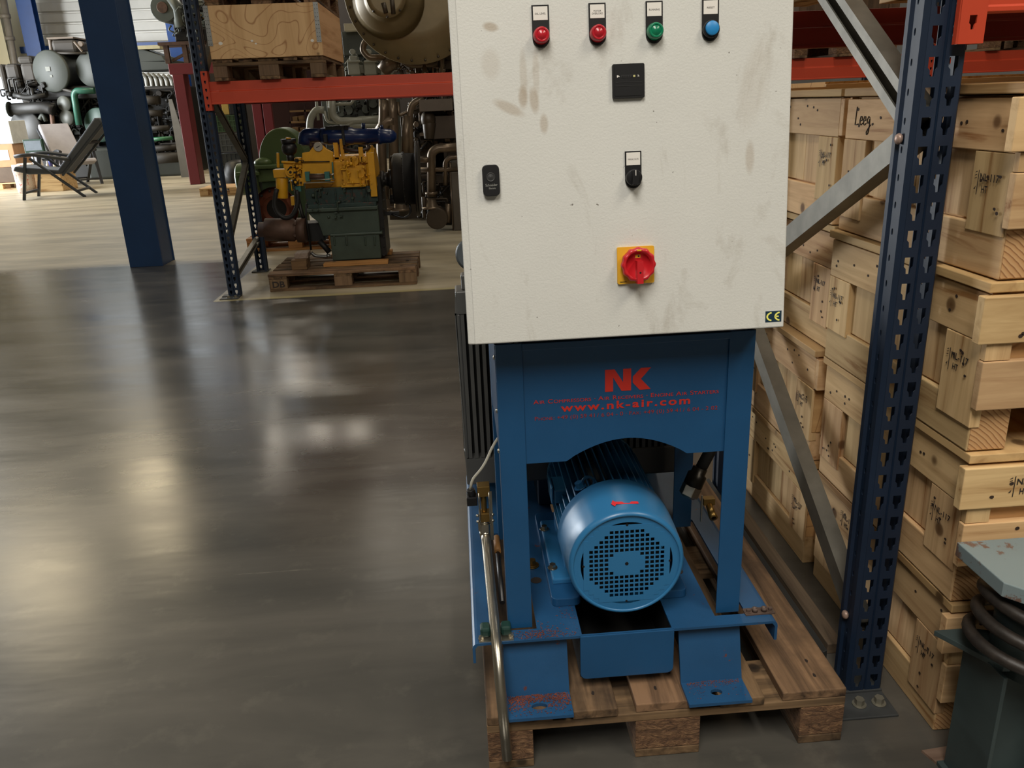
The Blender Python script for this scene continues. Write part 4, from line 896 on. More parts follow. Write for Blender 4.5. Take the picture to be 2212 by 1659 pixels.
g.prism([(a, e_), (b, e_), (b, c_), (cx, c_), (cx-.03, c_+.12), (a+.03, c_+.16)], (0, Ye+.01, 0), X3, Z3, (0, .5, 0)); pb(g, 662, 448, 816, 456, Ye-.02, .55); g.build('lower_crankcase', DKG, E1, .006)
g = MB(); pb(g, 660, 404, 816, 439, Ye+.02, .46); pb(g, 664, 439, 813, 448, Ye-.012, .54)
for x in (684, 725, 760, 792): pb(g, x-1.5, 407, x+1.5, 439, Ye-.0, .02)
g.build('crankcase', paint('stained_green_casting', (40, 58, 54), .5, .2, .35, 9, .15, 60, (78, 52, 44), .56), E1, .004)
g = MB(); pb(g, 656, 348, 797, 405, Ye+.04, .42); pb(g, 664, 338, 790, 350, Ye+.1, .3); g.build('cylinder_block', YE, E1, .008)
g = MB(); a = [(653, 397), (653, 330), (668, 328), (681, 311), (693, 311), (705, 322), (719, 329), (719, 397)]
P_ = [at(x, y, Ye-.03) for x, y in a]; g.prism([(p.x, p.z) for p in P_], (0, Ye-.04, 0), X3, Z3, (0, .05, 0)); g.build('gauge_plate', YE, E1, .003)
g = MB(); pd(g, 687, 317, Ye-.055, 9, .02); g.build('gauge', paint('gauge_face', (176, 170, 156), .3, .4), E1)
g = MB(); pt(g, [(683, 319), (691, 315)], .6, Ye-.057); g.build('gauge_needle', BLACK, E1)
g = MB(); pb(g, 741, 358, 787, 402, Ye-.02, .06); pb(g, 748, 366, 780, 396, Ye-.035, .02); pb(g, 737, 398, 790, 404, Ye-.03, .05)
for x, y in ((743, 361), (785, 361), (743, 398), (785, 398)): pd(g, x, y, Ye-.04, 2.6, .02, n=8)
g.build('side_cover', YE, E1, .006)
g = MB(); pd(g, 764, 348, Ye-.01, 10, .1, n=16); pb(g, 757, 340, 763, 352, Ye-.01, .03); pb(g, 775, 318, 784, 350, Ye, .05); pb(g, 780, 338, 796, 352, Ye, .08); pd(g, 786, 346, Ye-.02, 4, .03, n=10); pb(g, 735, 300, 742, 345, Ye+.08, .04); pb(g, 720, 290, 730, 345, Ye+.1, .08); g.build('pump_housing', YE, E1, .004)
g = MB(); c0, c1 = at(798, 372, Ye+.22), at(812, 371, Ye+.22); g.lathe(c0, c1, [(0, 52*mpx(Ye)), (.01, 54*mpx(Ye)), (.05, 54*mpx(Ye)), (.055, 48*mpx(Ye)), (.07, 48*mpx(Ye))], 36); pb(g, 797, 330, 811, 425, Ye-.01, .1); g.build('bell_housing', YE, E1, .003)
g = MB(); a, b, c_, e_ = pxr(815, 382, 829, 562, Ye+.06); g.box(a, b, Ye+.06, Ye+.46, .19, e_)
for k in range(9): pd(g, 829, 392+k*20, Ye+.05, 2.2, .02, n=8)
g.build('end_plate', DKM, E1, .003)
g = MB(); pb(g, 590, 366, 618, 384, Ye-.02, .11); g.cyl(at(609, 384, Ye+.03), at(610, 428, Ye+.03), 12.5*mpx(Ye), 11.5*mpx(Ye), 20); g.build('fuel_filter', YE, E1, .004)
g = MB(); c = at(625, 321, Ye); g.ball(c, 15.5*mpx(Ye), 18, 0, (1, 1, .95)); g.cyl(c+Z3*.04, c+Z3*.075, 14*mpx(Ye), 15*mpx(Ye), 18); g.cyl(c-Z3*.11, c-Z3*.03, .03, n=14); g.build('black_bowl', BLACK, E1)
g = MB(); g.cyl(at(623, 307, Ye), at(623, 297, Ye), 5*mpx(Ye), n=14); g.build('filler_cap', YE, E1)
g = MB(); pt(g, [(600, 330), (601, 362)], 3, Ye); pd(g, 627, 372, Ye-.06, 11, .05, n=18); pd(g, 627, 372, Ye-.075, 6, .02, n=14); pb(g, 612, 352, 652, 364, Ye-.02, .08); pt(g, [(608, 350), (650, 352)], 2.5, Ye-.03); pb(g, 632, 364, 652, 398, Ye, .1); pb(g, 640, 385, 654, 402, Ye-.04, .04); pt(g, [(645, 340), (646, 352)], 7, Ye); pb(g, 634, 342, 652, 350, Ye, .05); g.build('governor', YE, E1, .004)
g = MB(); pb(g, 628, 424, 636, 444, Ye, .05); g.build('drain_cock', YE, E1, .004)
g = MB(); pd(g, 627, 372, Ye-.082, 2.6, .02, n=10); pt(g, [(636, 384), (640, 400), (642, 420)], 5, Ye+.02); pt(g, [(650, 350), (712, 349)], 1.1, Ye-.06); pt(g, [(642, 420), (652, 462), (656, 472)], 4, Ye); g.build('linkage', DKM, E1)
g = MB(); pt(g, [(598, 408), (594, 425), (593, 445), (600, 462), (615, 472), (630, 468), (640, 452), (644, 430), (641, 410)], 4.6, Ye-.03, 10, 0, .05); g.build('bent_hose', RUBBER, E1)
g = MB(); a, b = at(560, 496, Ye), at(638, 497, Ye); d = (b-a).normalized(); k = mpx(Ye); L_ = (b-a).length
g.lathe(a, b, [(0, 12*k), (.0, 15*k), (L_*.16, 15*k), (L_*.18, 23*k), (L_*.97, 23*k), (L_, 20*k), (L_+.02, 20*k), (L_+.02, 25*k), (L_+.09, 25*k)], 28)
for q in (-14, 12): pd(g, 637, 497+q, Ye-.02-.07, 3, .03, n=8)
g.build('starter_motor', RB, E1)
g = MB(); pb(g, 658, 482, 700, 521, Ye+.1, .2); pt(g, [(690, 520), (712, 545)], 6, Ye+.05, 4); pt(g, [(662, 440), (661, 470), (672, 540)], 2.2, Ye); g.build('starter_bracket', paint('soot_black', (20, 20, 20), .6), E1)
g = MB(); pt(g, [(672, 545), (680, 553), (700, 554), (716, 554)], 3.2, Ye-.05, 10, 0, .03); pt(g, [(706, 553), (713, 553)], 5, Ye-.05, 6); g.build('drain_line', STEEL, E1)
g = MB(); pb(g, 659, 371, 669, 392, Ye-.08, .05); pb(g, 701, 371, 712, 391, Ye-.08, .05); pt(g, [(718, 350), (720, 386)], 1.6, Ye-.07); pb(g, 638, 402, 650, 414, Ye-.04, .04); g.build('actuator_body', TEAL, E1, .002)
g = MB(); pt(g, [(668, 376), (702, 376)], 1.2, Ye-.08); pt(g, [(668, 388), (724, 387)], 1.2, Ye-.08); pt(g, [(712, 377), (722, 377)], 2.2, Ye-.08); pb(g, 656, 393, 722, 395, Ye-.06, .06); g.build('actuator_rod', CHROME, E1)
g = MB(); pt(g, [(669, 382), (701, 382)], 5, Ye-.07, 14); g.build('actuator_barrel', RB, E1)
g = MB(); k = mpx(Ye); a, b = at(694, 294, Ye+.15), at(842, 294, Ye+.15); d = (b-a); L_ = d.length
g.lathe(a, b, [(0, 15*k), (L_*.08, 16.5*k), (L_*.1, 17.5*k), (L_*.46, 17*k), (L_*.48, 15*k), (L_*.82, 15*k), (L_*.83, 17*k), (L_*.87, 17*k), (L_*.88, 15*k), (L_*1.0, 14*k), (L_*1.06, 11*k), (L_*1.10, 5*k)], 28)
g.tube([at(658, 312, Ye+.16), at(660, 292, Ye+.16), at(696, 293, Ye+.16)], 14*k, 16, bend=.09); pt(g, [(785, 278), (785, 266)], 3.5, Ye+.15); pt(g, [(824, 270), (826, 280)], 3, Ye+.15)
g.lathe(at(648, 300, Ye+.2), at(664, 299, Ye+.2), [(0, 12*k), (.02, 14*k), (.06, 14*k)], 18); g.build('exhaust_pipe', BLP, E1)
g = MB(); pb(g, 702, 272, 752, 282, Ye+.1, .12); pb(g, 738, 272, 744, 314, Ye+.06, .02); pb(g, 698, 290, 706, 308, Ye+.02, .06); g.build('pipe_bracket', BLACK, E1, .004)
g = MB(); R_ = [at(770+27*math.cos(t_), 317+9*math.sin(t_), Ye+.1-.06*math.sin(t_)) for t_ in [2*PI*i/20 for i in range(21)]]; g.tube(R_, 3.6*k, 8); g.build('ring_hose', paint('brown_ring', (50, 36, 30), .5), E1)
g = MB(); a, b = at(822, 388, Ye+.25), at(848, 387, Ye+.25); g.lathe(a, b, [(0, 18*k), (.03, 18*k), (.035, 14*k), (.07, 15*k), (.072, 20*k), (.11, 20*k)], 24); g.build('drive_shaft', DKM, E1)
g = MB(); a, b = at(849, 387, Ye+.25), at(899, 386, Ye+.25); L_ = (b-a).length
g.lathe(a, b, [(0, 24*k), (0, 47*k), (.02, 52*k), (L_*.5-.004, 53*k), (L_*.5-.003, 54.5*k), (L_*.5+.003, 54.5*k), (L_*.5+.004, 53*k), (L_, 52*k)], 40)
for i in range(20):
    g_ = 2*PI*i/20; p = a.lerp(b, .5)+Vector((0, math.cos(g_), math.sin(g_)))*53.5*k; g.ball(p, 2*k, 6)
for q in (-44, 40, 47): p = at(843, 387+q, Ye+.2); g.cyl(p, p+X3*.07, 6*k, n=12)
g.build('flywheel_coupling', RUBBER, E1)
g = MB(); a, b = at(899, 387, Ye+.25), at(905, 387, Ye+.25); g.lathe(a, b, [(0, 76*k), (.006, 77*k), (.018, 77*k), (.019, 70*k), (.024, 76*k), (.03, 76*k)], 48); g.build('coupling_disc', DKM, E1)
g = MB(); pt(g, [(884, 438), (888, 460), (876, 471), (860, 468), (846, 462)], 2.2, Ye+.2, 8, 0, .06); pb(g, 827, 458, 862, 465, Ye+.2, .05); g.build('sensor_cable', BLACK, E1)
tag(bx('wood_block', (at(633, 560, 6.9).x, at(666, 560, 6.9).x, 6.80, 6.98, .1455, at(650, 557, 6.9).z-.0), wood('block_wood2', (128, 98, 68), (86, 62, 42), 0), None, .004), 'squared timber block on the pallet under the starter motor, lower one', 'block')
zt = at(650, 557, 6.9).z
tag(bx('wood_block', (at(640, 545, 6.95).x, at(669, 545, 6.95).x, 6.85, 7.0, zt+.001, at(655, 545, 6.9).z), wood('block_wood3', (150, 132, 118), (110, 92, 80), 1), None, .004), 'pale timber block lying on the lower block under the starter motor', 'block')
for i, (y0_, y1_) in enumerate(((6.86, 6.96), (7.30, 7.46))):
    tag(bx('support_board', (-1.16, -.62, y0_, y1_, .1455, .1735), wood('orange_board', (176, 124, 74), (128, 84, 46), 0), None, .003), ['orange-brown board under the front of the engine sump', 'orange-brown board under the rear of the engine sump'][i], 'board')
# ---- olive green turbine gearbox behind it ----
OLV = paint('olive_green_paint', (84, 104, 62), .38, .05, .12, 4, .06, 100, (60, 66, 44), .72)
Yg = 8.75
E2 = thing('gearbox', 'olive green gearbox with a round rusty flange behind the rack frame', 'machine', (-1.95, 8.8, .15))
g = MB(); c = at(612, 350, Yg+.15); k = mpx(Yg)
g.prism([(a*.72, b) for a, b in circle(66*k, 30, (0, 0), -.1, PI+.1)], (c.x, c.y, c.z-.0), X3, Z3, (0, .35, 0)); pb(g, 548, 355, 650, 364, Yg, .5); pb(g, 556, 364, 640, 392, Yg+.05, .4); g.build('upper_casing', OLV, E2, .012)
g = MB(); a, b = at(514, 388, Yg+.25), at(560, 385, Yg+.25); g.lathe(a, b, [(0, 26*k), (.02, 32*k), (.2, 33*k), (.25, 33*k)], 26); g.ball(at(568, 352, Yg+.1), 15*k, 16, 0, (1.2, 1, .7)); pb(g, 508, 372, 560, 380, Yg, .45); g.build('bearing_housing', OLV, E2, .006)
g = MB(); pb(g, 570, 390, 660, 470, Yg+.08, .4); g.build('lower_casing', paint('darker_olive_paint', (58, 78, 50), .42, .05, .15, 5, .06), E2, .01)
g = MB(); c = at(596, 452, Yg); g.lathe(c, c+Y3, [(0, 44*k), (.03, 44*k), (.03, 28*k), (0, 27*k)], 36, 0, False)
g.lathe(c+Y3*.03, c+Y3, [(0, 44*k), (.01, 20*k)], 36, 0, False); g.build('round_flange', paint('rust_red_flange', (112, 58, 36), .6, .1, .2, 12, .2), E2)
g = MB(); 
for i in range(12):
    a_ = 2*PI*i/12+.2; g.ball(c+Vector((math.cos(a_)*37*k, -.004, math.sin(a_)*37*k)), 3*k, 6)
g.build('flange_hole', flat('hole_dark', (20, 18, 16), .8), E2, kind='stuff')
g = MB(); pd(g, 596, 452, Yg+.045, 26, .02); g.build('flange_opening', flat('hole_dark', (20, 18, 16), .8), E2)
pallet('euro_pallet', 'orange-brown pallet under the olive green gearbox', at(535, 540, 8.72).x, 8.72, 0, along='x', wd=lambda ax: wood('orange_board', (176, 124, 74), (128, 84, 46), ax), blockmat=wood('orange_board', (176, 124, 74), (128, 84, 46), 0), L=1.0)
g = MB(); pb(g, 572, 470, 660, 500, 8.95, .3); g.build('gearbox_foot', OLV, E2, .006)
# ---- large khaki gas engine with many pipes ----
KH = paint('khaki_engine_paint', (128, 112, 80), .36, .25, .12, 4, .05, 100); KHD = paint('dark_khaki_paint', (70, 60, 48), .45, .25, .2, 5, .08); PIP = paint('bronze_grey_pipe', (118, 104, 88), .34, .6, .12, 5, .04)
Yk = 9.6
E3 = thing('gas_engine', 'khaki gas engine with bronze grey pipes standing beyond the yellow engine', 'engine', (-.3, 9.8, 0)); k = mpx(Yk)
g = MB(); c = at(893, -22, Yk-.3); g.lathe(c, c+Y3, [(0, 70*k), (.0, 127*k), (.03, 128*k), (.05, 118*k), (.05, 118*k), (.10, 118*k), (.14, 112*k), (.5, 112*k)], 56); g.build('end_housing', KH, E3)
g = MB()
for i in range(30):
    a_ = 2*PI*i/30; g.ball(c+Vector((math.cos(a_)*121*k, -.005, math.sin(a_)*121*k)), 2.6*k, 6)
g.build('flange_bolt', KHD, E3, kind='stuff')
g = MB(); c2 = at(838, 0, Yk-.35); g.lathe(c2-Y3*.3, c2, [(0, 26*k), (.0, 34*k), (.03, 36*k), (.05, 32*k), (.12, 42*k), (.2, 56*k), (.32, 66*k)], 36); g.build('turbo_housing', KH, E3)
g = MB()
for i in range(8):
    a_ = 2*PI*i/8; p = c2+Vector((math.cos(a_)*33*k, -.31, math.sin(a_)*33*k)); g.ball(p, 2.5*k, 6)
g.build('cover_bolt', KHD, E3, kind='stuff')
for q in ([(828, 6), (834, 28)], [(846, -6), (850, 30)]): MB().tube([at(a, b, Yk-.66) for a, b in q], 4*k, 8).build('cover_fitting', KHD, E3)
g = MB()
for pts, r_ in (([(800, 78), (786, 95), (783, 108), (796, 125), (900, 122), (905, 130), (906, 140)], 6), ([(851, 70), (862, 110), (876, 138), (900, 142), (945, 138)], 5.5), ([(910, -10), (910, 60), (922, 86), (985, 88)], 15),
                ([(829, 215), (829, 260), (823, 310), (830, 440)], 10), ([(846, 212), (850, 270), (852, 430)], 10), ([(888, 330), (884, 250), (890, 225), (915, 212)], 7), ([(916, 130), (920, 200)], 6), ([(953, 90), (955, 160)], 5),
                ([(932, 425), (932, 330), (945, 320), (1000, 318)], 9), ([(905, 367), (1000, 366)], 5), ([(962, 400), (962, 350), (972, 340), (1000, 338)], 5), ([(968, 440), (968, 480)], 6), ([(972, 350), (978, 470), (980, 498)], 2.5), ([(826, 155), (845, 135), (858, 135)], 14),
                ([(820, 285), (835, 262), (852, 262)], 12), ([(830, 440), (830, 455)], 12), ([(865, 440), (865, 455)], 12), ([(905, 345), (930, 345)], 6), ([(880, 250), (876, 330)], 9), ([(860, 220), (862, 250), (900, 232)], 3)):
    g2 = MB(); pt(g2, pts, r_, Yk, 12, 0, r_*k*2.2); g2.build('pipe', PIP, E3)
g = MB(); 
for x, y, r_ in ((830, 452, 22), (865, 454, 22), (932, 450, 20)): c = at(x, y, Yk); g.lathe(c, c+Z3, [(0, r_*k), (.02, r_*k), (.022, r_*k*.6), (.12, r_*k*.5)], 22)
c = at(932, 420, Yk); g.lathe(c, c+Z3, [(0, 13*k), (.03, 13*k)], 18); g.build('pipe_flange', PIP, E3)
g = MB(); pb(g, 905, 214, 978, 240, Yk-.05, .4); g.build('junction_box', paint('mauve_grey_box', (104, 94, 84), .5, .1), E3, .004)
g = MB(); pb(g, 890, 100, 990, 320, Yk+.45, 1.2); pb(g, 870, 250, 960, 400, Yk+.5, .6); pb(g, 905, 378, 1000, 396, Yk+.1, .3); pb(g, 900, 130, 990, 150, Yk+.1, .3); pb(g, 895, 90, 915, 108, Yk-.03, .1); g.build('engine_block', KHD, E3, .01)
g = MB(); g.ball(at(925, 258, Yk+.1), 15*k, 16, 0, (1, 1, 1.2)); g.cyl(at(927, 265, Yk+.1), at(927, 300, Yk+.1), 14*k, 10*k, 18); pb(g, 935, 250, 985, 300, Yk+.1, .3); g.build('pump', KHD, E3, .006)
g = MB(); pt(g, [(962, 70), (990, 72)], 17, Yk+.3, 18); g.build('bellows', PIP, E3)
g = MB(); c = at(944, 470, Yk); g.lathe(c-Y3*.1, c+Y3*.3, [(0, 18*k), (.0, 22*k), (.3, 24*k)], 20); pb(g, 928, 458, 962, 470, Yk-.05, .3); pt(g, [(915, 425), (918, 470)], 5, Yk); g.build('electric_pump', KHD, E3, .004)
g = MB(); a, b, z0_, z1_ = pxr(978, 370, 1010, 520, Yk); g.box(a, b+.3, Yk-.05, Yk+.9, 0, z1_); pb(g, 972, 350, 1000, 372, Yk, .4); g.build('base_frame', paint('grey_khaki_frame', (92, 86, 78), .5, .1), E3, .01)
g = MB().box(-.9, .3, Yk+1.2, Yk+1.3, 0, .5).box(-.25, .4, Yk+.5, Yk+1.3, 0, 2.4); g.build('rear_frame', KHD, E3)
# ---- pale grey engine row behind ----
LG = paint('pale_grey_engine_paint', (150, 150, 138), .42, .1, .12, 4, .05); MG = paint('mid_grey_engine_paint', (88, 92, 86), .5, .1, .2, 4, .08)
Yp = 11.9; k = mpx(Yp)
E4 = thing('marine_engine', 'pale grey engine with square rocker covers behind the khaki gas engine', 'engine', (-2.0, 12.2, 0))
g = MB(); pb(g, 700, 215, 860, 345, Yp+.3, 1.0); a, b, c_, e_ = pxr(700, 345, 860, 400, Yp+.3); g.box(a, b, Yp+.3, Yp+1.3, 0, c_+.02); pb(g, 740, 66, 830, 118, Yp+.5, .5); pb(g, 742, 112, 860, 200, Yp+.62, .4); g.build('engine_block', MG, E4, .01)
for x in (764, 799, 834):
    g = MB(); pb(g, x-13, 133, x+13, 162, Yp, .4); pb(g, x-9, 120, x+7, 133, Yp, .3); pb(g, x-14, 130, x+14, 136, Yp-.02, .42); g.build('rocker_cover', LG, E4, .015)
    g = MB(); pb(g, x+13, 140, x+22, 158, Yp+.1, .2); pd(g, x-3, 112, Yp, 5.5, .1, n=12); g.build('rocker_pipe', LG, E4, .01)
for pts, r_ in (([(668, 300), (670, 255), (684, 236), (700, 238)], 7), ([(716, 212), (719, 250), (732, 262), (820, 260)], 7.5), ([(745, 290), (752, 268), (770, 260), (825, 256)], 7), ([(683, 215), (688, 260)], 3), ([(700, 240), (706, 262), (730, 267)], 3), ([(724, 226), (760, 224), (764, 214)], 3), ([(735, 272), (826, 271)], 6), ([(708, 216), (712, 262)], 2.5)):
    g2 = MB(); pt(g2, pts, r_, Yp, 10, 0, r_*k*2); g2.build('pipe', LG, E4)
for x, y, r_ in ((735, 240, 11), (752, 238, 9), (745, 222, 6), (790, 236, 8), (805, 222, 10)):
    g = MB(); pd(g, x, y, Yp+.2, r_, .12, n=14); g.build('engine_fitting', MG, E4)
g = MB(); pb(g, 743, 50, 800, 66, Yp+.3, .2); g.build('top_rail', paint('cream_rail', (196, 186, 160), .5), E4, .004)
# dark shelving with small boxes beside the red posts
SH = thing('shelving', 'dark red shelving holding wooden offcuts beyond the olive gearbox', 'shelf', (-3.2, 14.5, 0)); Ys = 14.5
DR = paint('dark_red_steel', (92, 24, 28), .5, 0, .1, 3, .03); DRD = paint('very_dark_red', (50, 18, 20), .6)
g = MB(); 
a, b, c_, e_ = pxr(592, 222, 640, 300, Ys+.6); g.box(a, b+.5, Ys+.6, Ys+.65, 0, e_+.6); g.build('back_sheet', DRD, SH)
for y in (238, 262, 284, 306): g = MB(); pb(g, 625, y, 662, y+4, Ys, .55); g.build('shelf_board', wood('shelf_wood', (150, 120, 84), (110, 84, 54), 0), SH)
g = MB(); a, b, c_, e_ = pxr(624, 222, 628, 300, Ys); g.box(a, b, Ys, Ys+.04, 0, e_); a, b, c_, e_ = pxr(659, 222, 663, 300, Ys); g.box(a, b, Ys, Ys+.04, 0, e_); g.build('shelf_post', DRD, SH)
for i, (x, y, w_, h_) in enumerate(((632, 262, 10, 10), (645, 262, 12, 12), (630, 284, 14, 9), (648, 284, 10, 8))):
    g = MB(); pb(g, x, y-h_, x+w_, y-.6, Ys+.05, .3); o = g.build('small_box', wood('shelf_wood', (150, 120, 84), (110, 84, 54), 0)); tag(o, ['small box on the upper dark red shelf, first of two', 'small box on the upper dark red shelf, second of two', 'small box on the lower dark red shelf, first of two', 'small box on the lower dark red shelf, second of two'][i], 'box', 'boxes on the dark red shelving')
# ---- dark red portal frame ----
Yr = 18.0; k = mpx(Yr)
RP = thing('portal_frame', 'dark red steel portal frame beyond the far rack frame', 'frame', (-6, 18, 0)); REDP = paint('portal_red_paint', (100, 22, 26), .5, 0, .1, 1, .03)
def slantbox(x0, x1, Y, d, zb, zt, nm): MB().box(x0, x1, Y, Y+d, zb, zt).build(nm, REDP, RP, .01)
xa = at(378, 200, Yr).x; xb = at(402, 200, Yr).x; zt_ = at(400, 136, Yr).z; z2_ = at(400, 160, Yr).z
slantbox(xa, xb, Yr, .35, 0, z2_-.001, 'portal_post')
xc = at(548, 260, Yr).x; xd = at(569, 260, Yr).x; xe_ = at(590, 260, Yr).x
slantbox(xc, xd-.01, Yr, .35, 0, z2_-.001, 'portal_post'); slantbox(xd+.01, xe_, Yr, .35, 0, z2_-.001, 'portal_post')
slantbox(xa-.05, xe_+.1, Yr, .35, z2_, zt_, 'portal_beam')
# ---- green and grey stacking crates inside the portal ----
def plcrate(label, x0, y0, x1, y1, Y, col, d=.5, base=None):
    m_ = paint('plastic_%d_%d_%d' % col, col, .5, 0, .1, 4, .03); r = thing('stacking_crate', label, 'crate', (at(x0, y1, Y).x, Y, 0)); a, b, c_, e_ = pxr(x0, y0, x1, y1, Y)
    if base is not None: c_ = base
    g = MB().box(a, b, Y+.015, Y+d, c_, e_); g.build('crate_body', m_, r, .005)
    g = MB(); n_ = 6
    for i in range(n_+1): x = a+(b-a)*i/n_; g.box(x-.008, x+.008, Y, Y+.015, c_, e_)
    for i in range(4): z = c_+(e_-c_)*i/3; g.box(a, b, Y-.003, Y+.012, z-.010, z+.010)
    g.build('crate_rib', m_, r); return r
Yc = 16.8
b0 = at(495, 325, Yc).z
plcrate('grey ribbed stacking crate standing on the floor, lowest of the pile', 470, 332, 528, 370, Yc, (70, 76, 80), base=0.0)
plcrate('grey ribbed stacking crate in the middle of the pile inside the portal', 468, 289, 526, 327, Yc, (86, 92, 96))
plcrate('green stacking crate on the grey crates inside the red portal', 462, 250, 512, 284, Yc, (62, 88, 62))
for i, (x, c_) in enumerate(((463, (110, 30, 32)), (479, (196, 170, 96)), (495, (30, 32, 40)))):
    g = MB(); pb(g, x, 222, x+15, 248, Yc+.02, .4); tag(g.build('storage_bin', paint('bin_%d' % i, c_, .5), None, .01), ['dark red bin on the green stacking crate', 'yellow bin on the green stacking crate', 'black bin on the green stacking crate'][i], 'bin')
pallet('euro_pallet', 'pale pallet on the floor in front of the red portal', at(423, 365, 15.2).x, 15.2, 0, along='x', wd=pine, blockmat=pine(0), L=1.2)
g = MB(); g.lathe((at(512, 345, 16.4).x, 16.42, .0), (at(512, 345, 16.4).x, 16.42, 1), [(0, .26), (.3, .3), (.5, .22), (.55, .1)], 24); tag(g.build('drum', DKM), 'dark round drum beside the grey stacking crates', 'drum')
# ---- trestle with grey machine part on top of the portal ----
g = MB(); a, b, c_, e_ = pxr(342, 92, 440, 97, Yr); TR = thing('timber_trestle', 'brown timber trestle on top of the red portal frame', 'trestle', (a, Yr, zt_))
bx('top_board', (a, b, Yr-.05, Yr+.6, c_, c_+.06), RB, TR)
for x in (a+.08, (a+b)/2, b-.1): bx('trestle_post', (x, x+.09, Yr, Yr+.09, zt_+.001, c_-.001), RB, TR)
g = MB(); g.beam((a+.2, Yr+.05, zt_+.05), (b-.15, Yr+.05, c_-.05), .05, .05); g.build('trestle_brace', RB, TR)
GP = thing('engine_head', 'grey machine head with a brown filter eye on the timber trestle', 'machine', ((a+b)/2, Yr, c_+.06)); zz = c_+.061; LGP = paint('light_grey_machine', (84, 90, 86), .4, .1, .1, 5, .05)
g = MB(); pd(g, 352, 18, Yr-.1, 24, .5, n=24); g.tube([at(365, -10, Yr), at(385, 20, Yr), at(392, 60, Yr)], 12*k, 12); g.build('head_casing', LGP, GP)
g = MB(); pd(g, 350, 16, Yr-.12, 10, .1, n=18); g.build('filter_eye', RB, GP)
g = MB(); pb(g, 378, 28, 397, 50, Yr-.1, .3); g.build('junction_box', LGP, GP, .01)
g = MB(); a2, b2, c2_, e2_ = pxr(376, 50, 440, 92, Yr); g.box(a2, b2, Yr, Yr+.5, zz, e2_); g.build('head_base', DKM, GP, .02)
for pts in ([(352, 38), (360, 47), (372, 44)], [(370, 55), (363, 65), (376, 70)], [(384, 55), (388, 70), (380, 72)], [(400, 10), (410, 40), (405, 80)], [(414, 0), (420, 50), (428, 85)]):
    g2 = MB(); pt(g2, pts, 1.6, Yr-.05, 6, 0, .08); g2.build('pipe', LGP, GP)
g = MB(); pb(g, 400, 0, 440, 50, Yr+.1, .4); g.build('rear_casing', MG, GP, .02)
g = MB(); pb(g, 428, 32, 436, 40, Yr, .1); g.build('warning_label', YEL, GP)
# ---- large engine block row at the far wall ----
Yf = 21.0; k = mpx(Yf); EG = paint('grey_green_engine', (44, 48, 42), .6, .0, .15, 2, .05); EB = paint('oily_black_engine', (30, 29, 27), .5, .3, .3, 3, .1); EC = paint('brown_khaki_engine', (44, 39, 32), .65, .1, .2, 3, .08)
E5 = thing('ship_engine', 'huge oily ship engine with grey-green drums near the far wall', 'engine', (-8.5, 21.3, 0))
g = MB(); a, b, c_, e_ = pxr(60, 190, 400, 360, Yf+.6); g.box(a, b, Yf+.6, Yf+2.4, 0, e_); g.build('engine_block', EB, E5, .03)
def drum(x, y, r_, d, mt_, nm='drum'):
    c = at(x, y, Yf); g = MB(); g.lathe(c, c+Vector((.25, 1, 0)), [(0, 0.01), (.0, r_*k*.95), (.03, r_*k), (.07, r_*k), (.08, r_*k*.94), (d, r_*k*.9)], 40); return g.build(nm, mt_, E5)
dr = drum(108, 154, 38, 1.1, EG); g = MB(); pb(g, 98, 144, 108, 154, Yf-.02, .02); pb(g, 108, 162, 113, 167, Yf-.02, .02); g.build('drum_plate', paint('dull_plate', (120, 122, 116), .5), dr)
drum(195, 150, 32, .9, EG); drum(55, 275, 33, .5, paint('dark_grey_disc', (46, 46, 45), .5)); drum(213, 270, 32, .5, paint('teal_disc', (40, 64, 54), .5)); drum(137, 224, 14.5, .4, paint('bright_cap', (70, 72, 66), .5, .1), 'cap'); drum(143, 254, 14.5, .4, MATS['bright_cap'], 'cap')
for x0, y0, x1, y1, mt_ in ((12, 137, 42, 190, EC), (45, 135, 78, 185, EC), (0, 138, 12, 200, EC), (80, 185, 240, 215, EB), (35, 120, 70, 138, EC), (110, 85, 165, 115, EC)):
    g = MB(); pb(g, x0, y0, x1, y1, Yf+.1, 1.2); g.build('casing', mt_, E5, .08)
g = MB(); pb(g, 100, 80, 158, 84, Yf+.1, 1); pt(g, [(108, 84), (112, 112)], 4, Yf+.3); pt(g, [(160, 90), (178, 112)], 2, Yf); pd(g, 173, 95, Yf, 5, .1, n=12); g.build('intake_cover', paint('beige_cover', (96, 84, 72), .6), E5, .02)
g = MB(); pt(g, [(118, 115), (185, 115)], 2.2, Yf); pt(g, [(130, 190), (160, 200), (190, 196)], 3, Yf); g.build('pipe', EC, E5)
for pts, r_, mt_ in (([(204, 196), (165, 196), (160, 205), (171, 270)], 6, paint('teal_pipe', (40, 86, 70), .4)), ([(22, 236), (100, 232), (118, 238)], 11, EB), ([(28, 228), (120, 226)], 4, EB), ([(86, 258), (92, 246), (100, 262)], 4, EG), ([(110, 232), (118, 300), (125, 340)], 4, RB), ([(92, 278), (100, 310), (108, 345)], 4, EG), ([(22, 290), (42, 316), (66, 312)], 5, EG), ([(30, 205), (60, 212), (100, 205)], 5, EB), ([(68, 190), (74, 222)], 3, EB), ([(140, 270), (146, 330)], 4, EB)):
    g2 = MB(); pt(g2, pts, r_, Yf-.05, 10, 0, r_*k*2); g2.build('pipe', mt_, E5)
g = MB(); pt(g, [(20, 236), (22, 236)], 14, Yf-.1, 16); g.build('pipe_end', EG, E5)
g = MB(); a, b, c_, e_ = pxr(180, 320, 262, 370, Yf-.3); g.box(a, b, Yf-.2, Yf+.5, 0, e_); g.build('sump_box', EG, E5, .06)
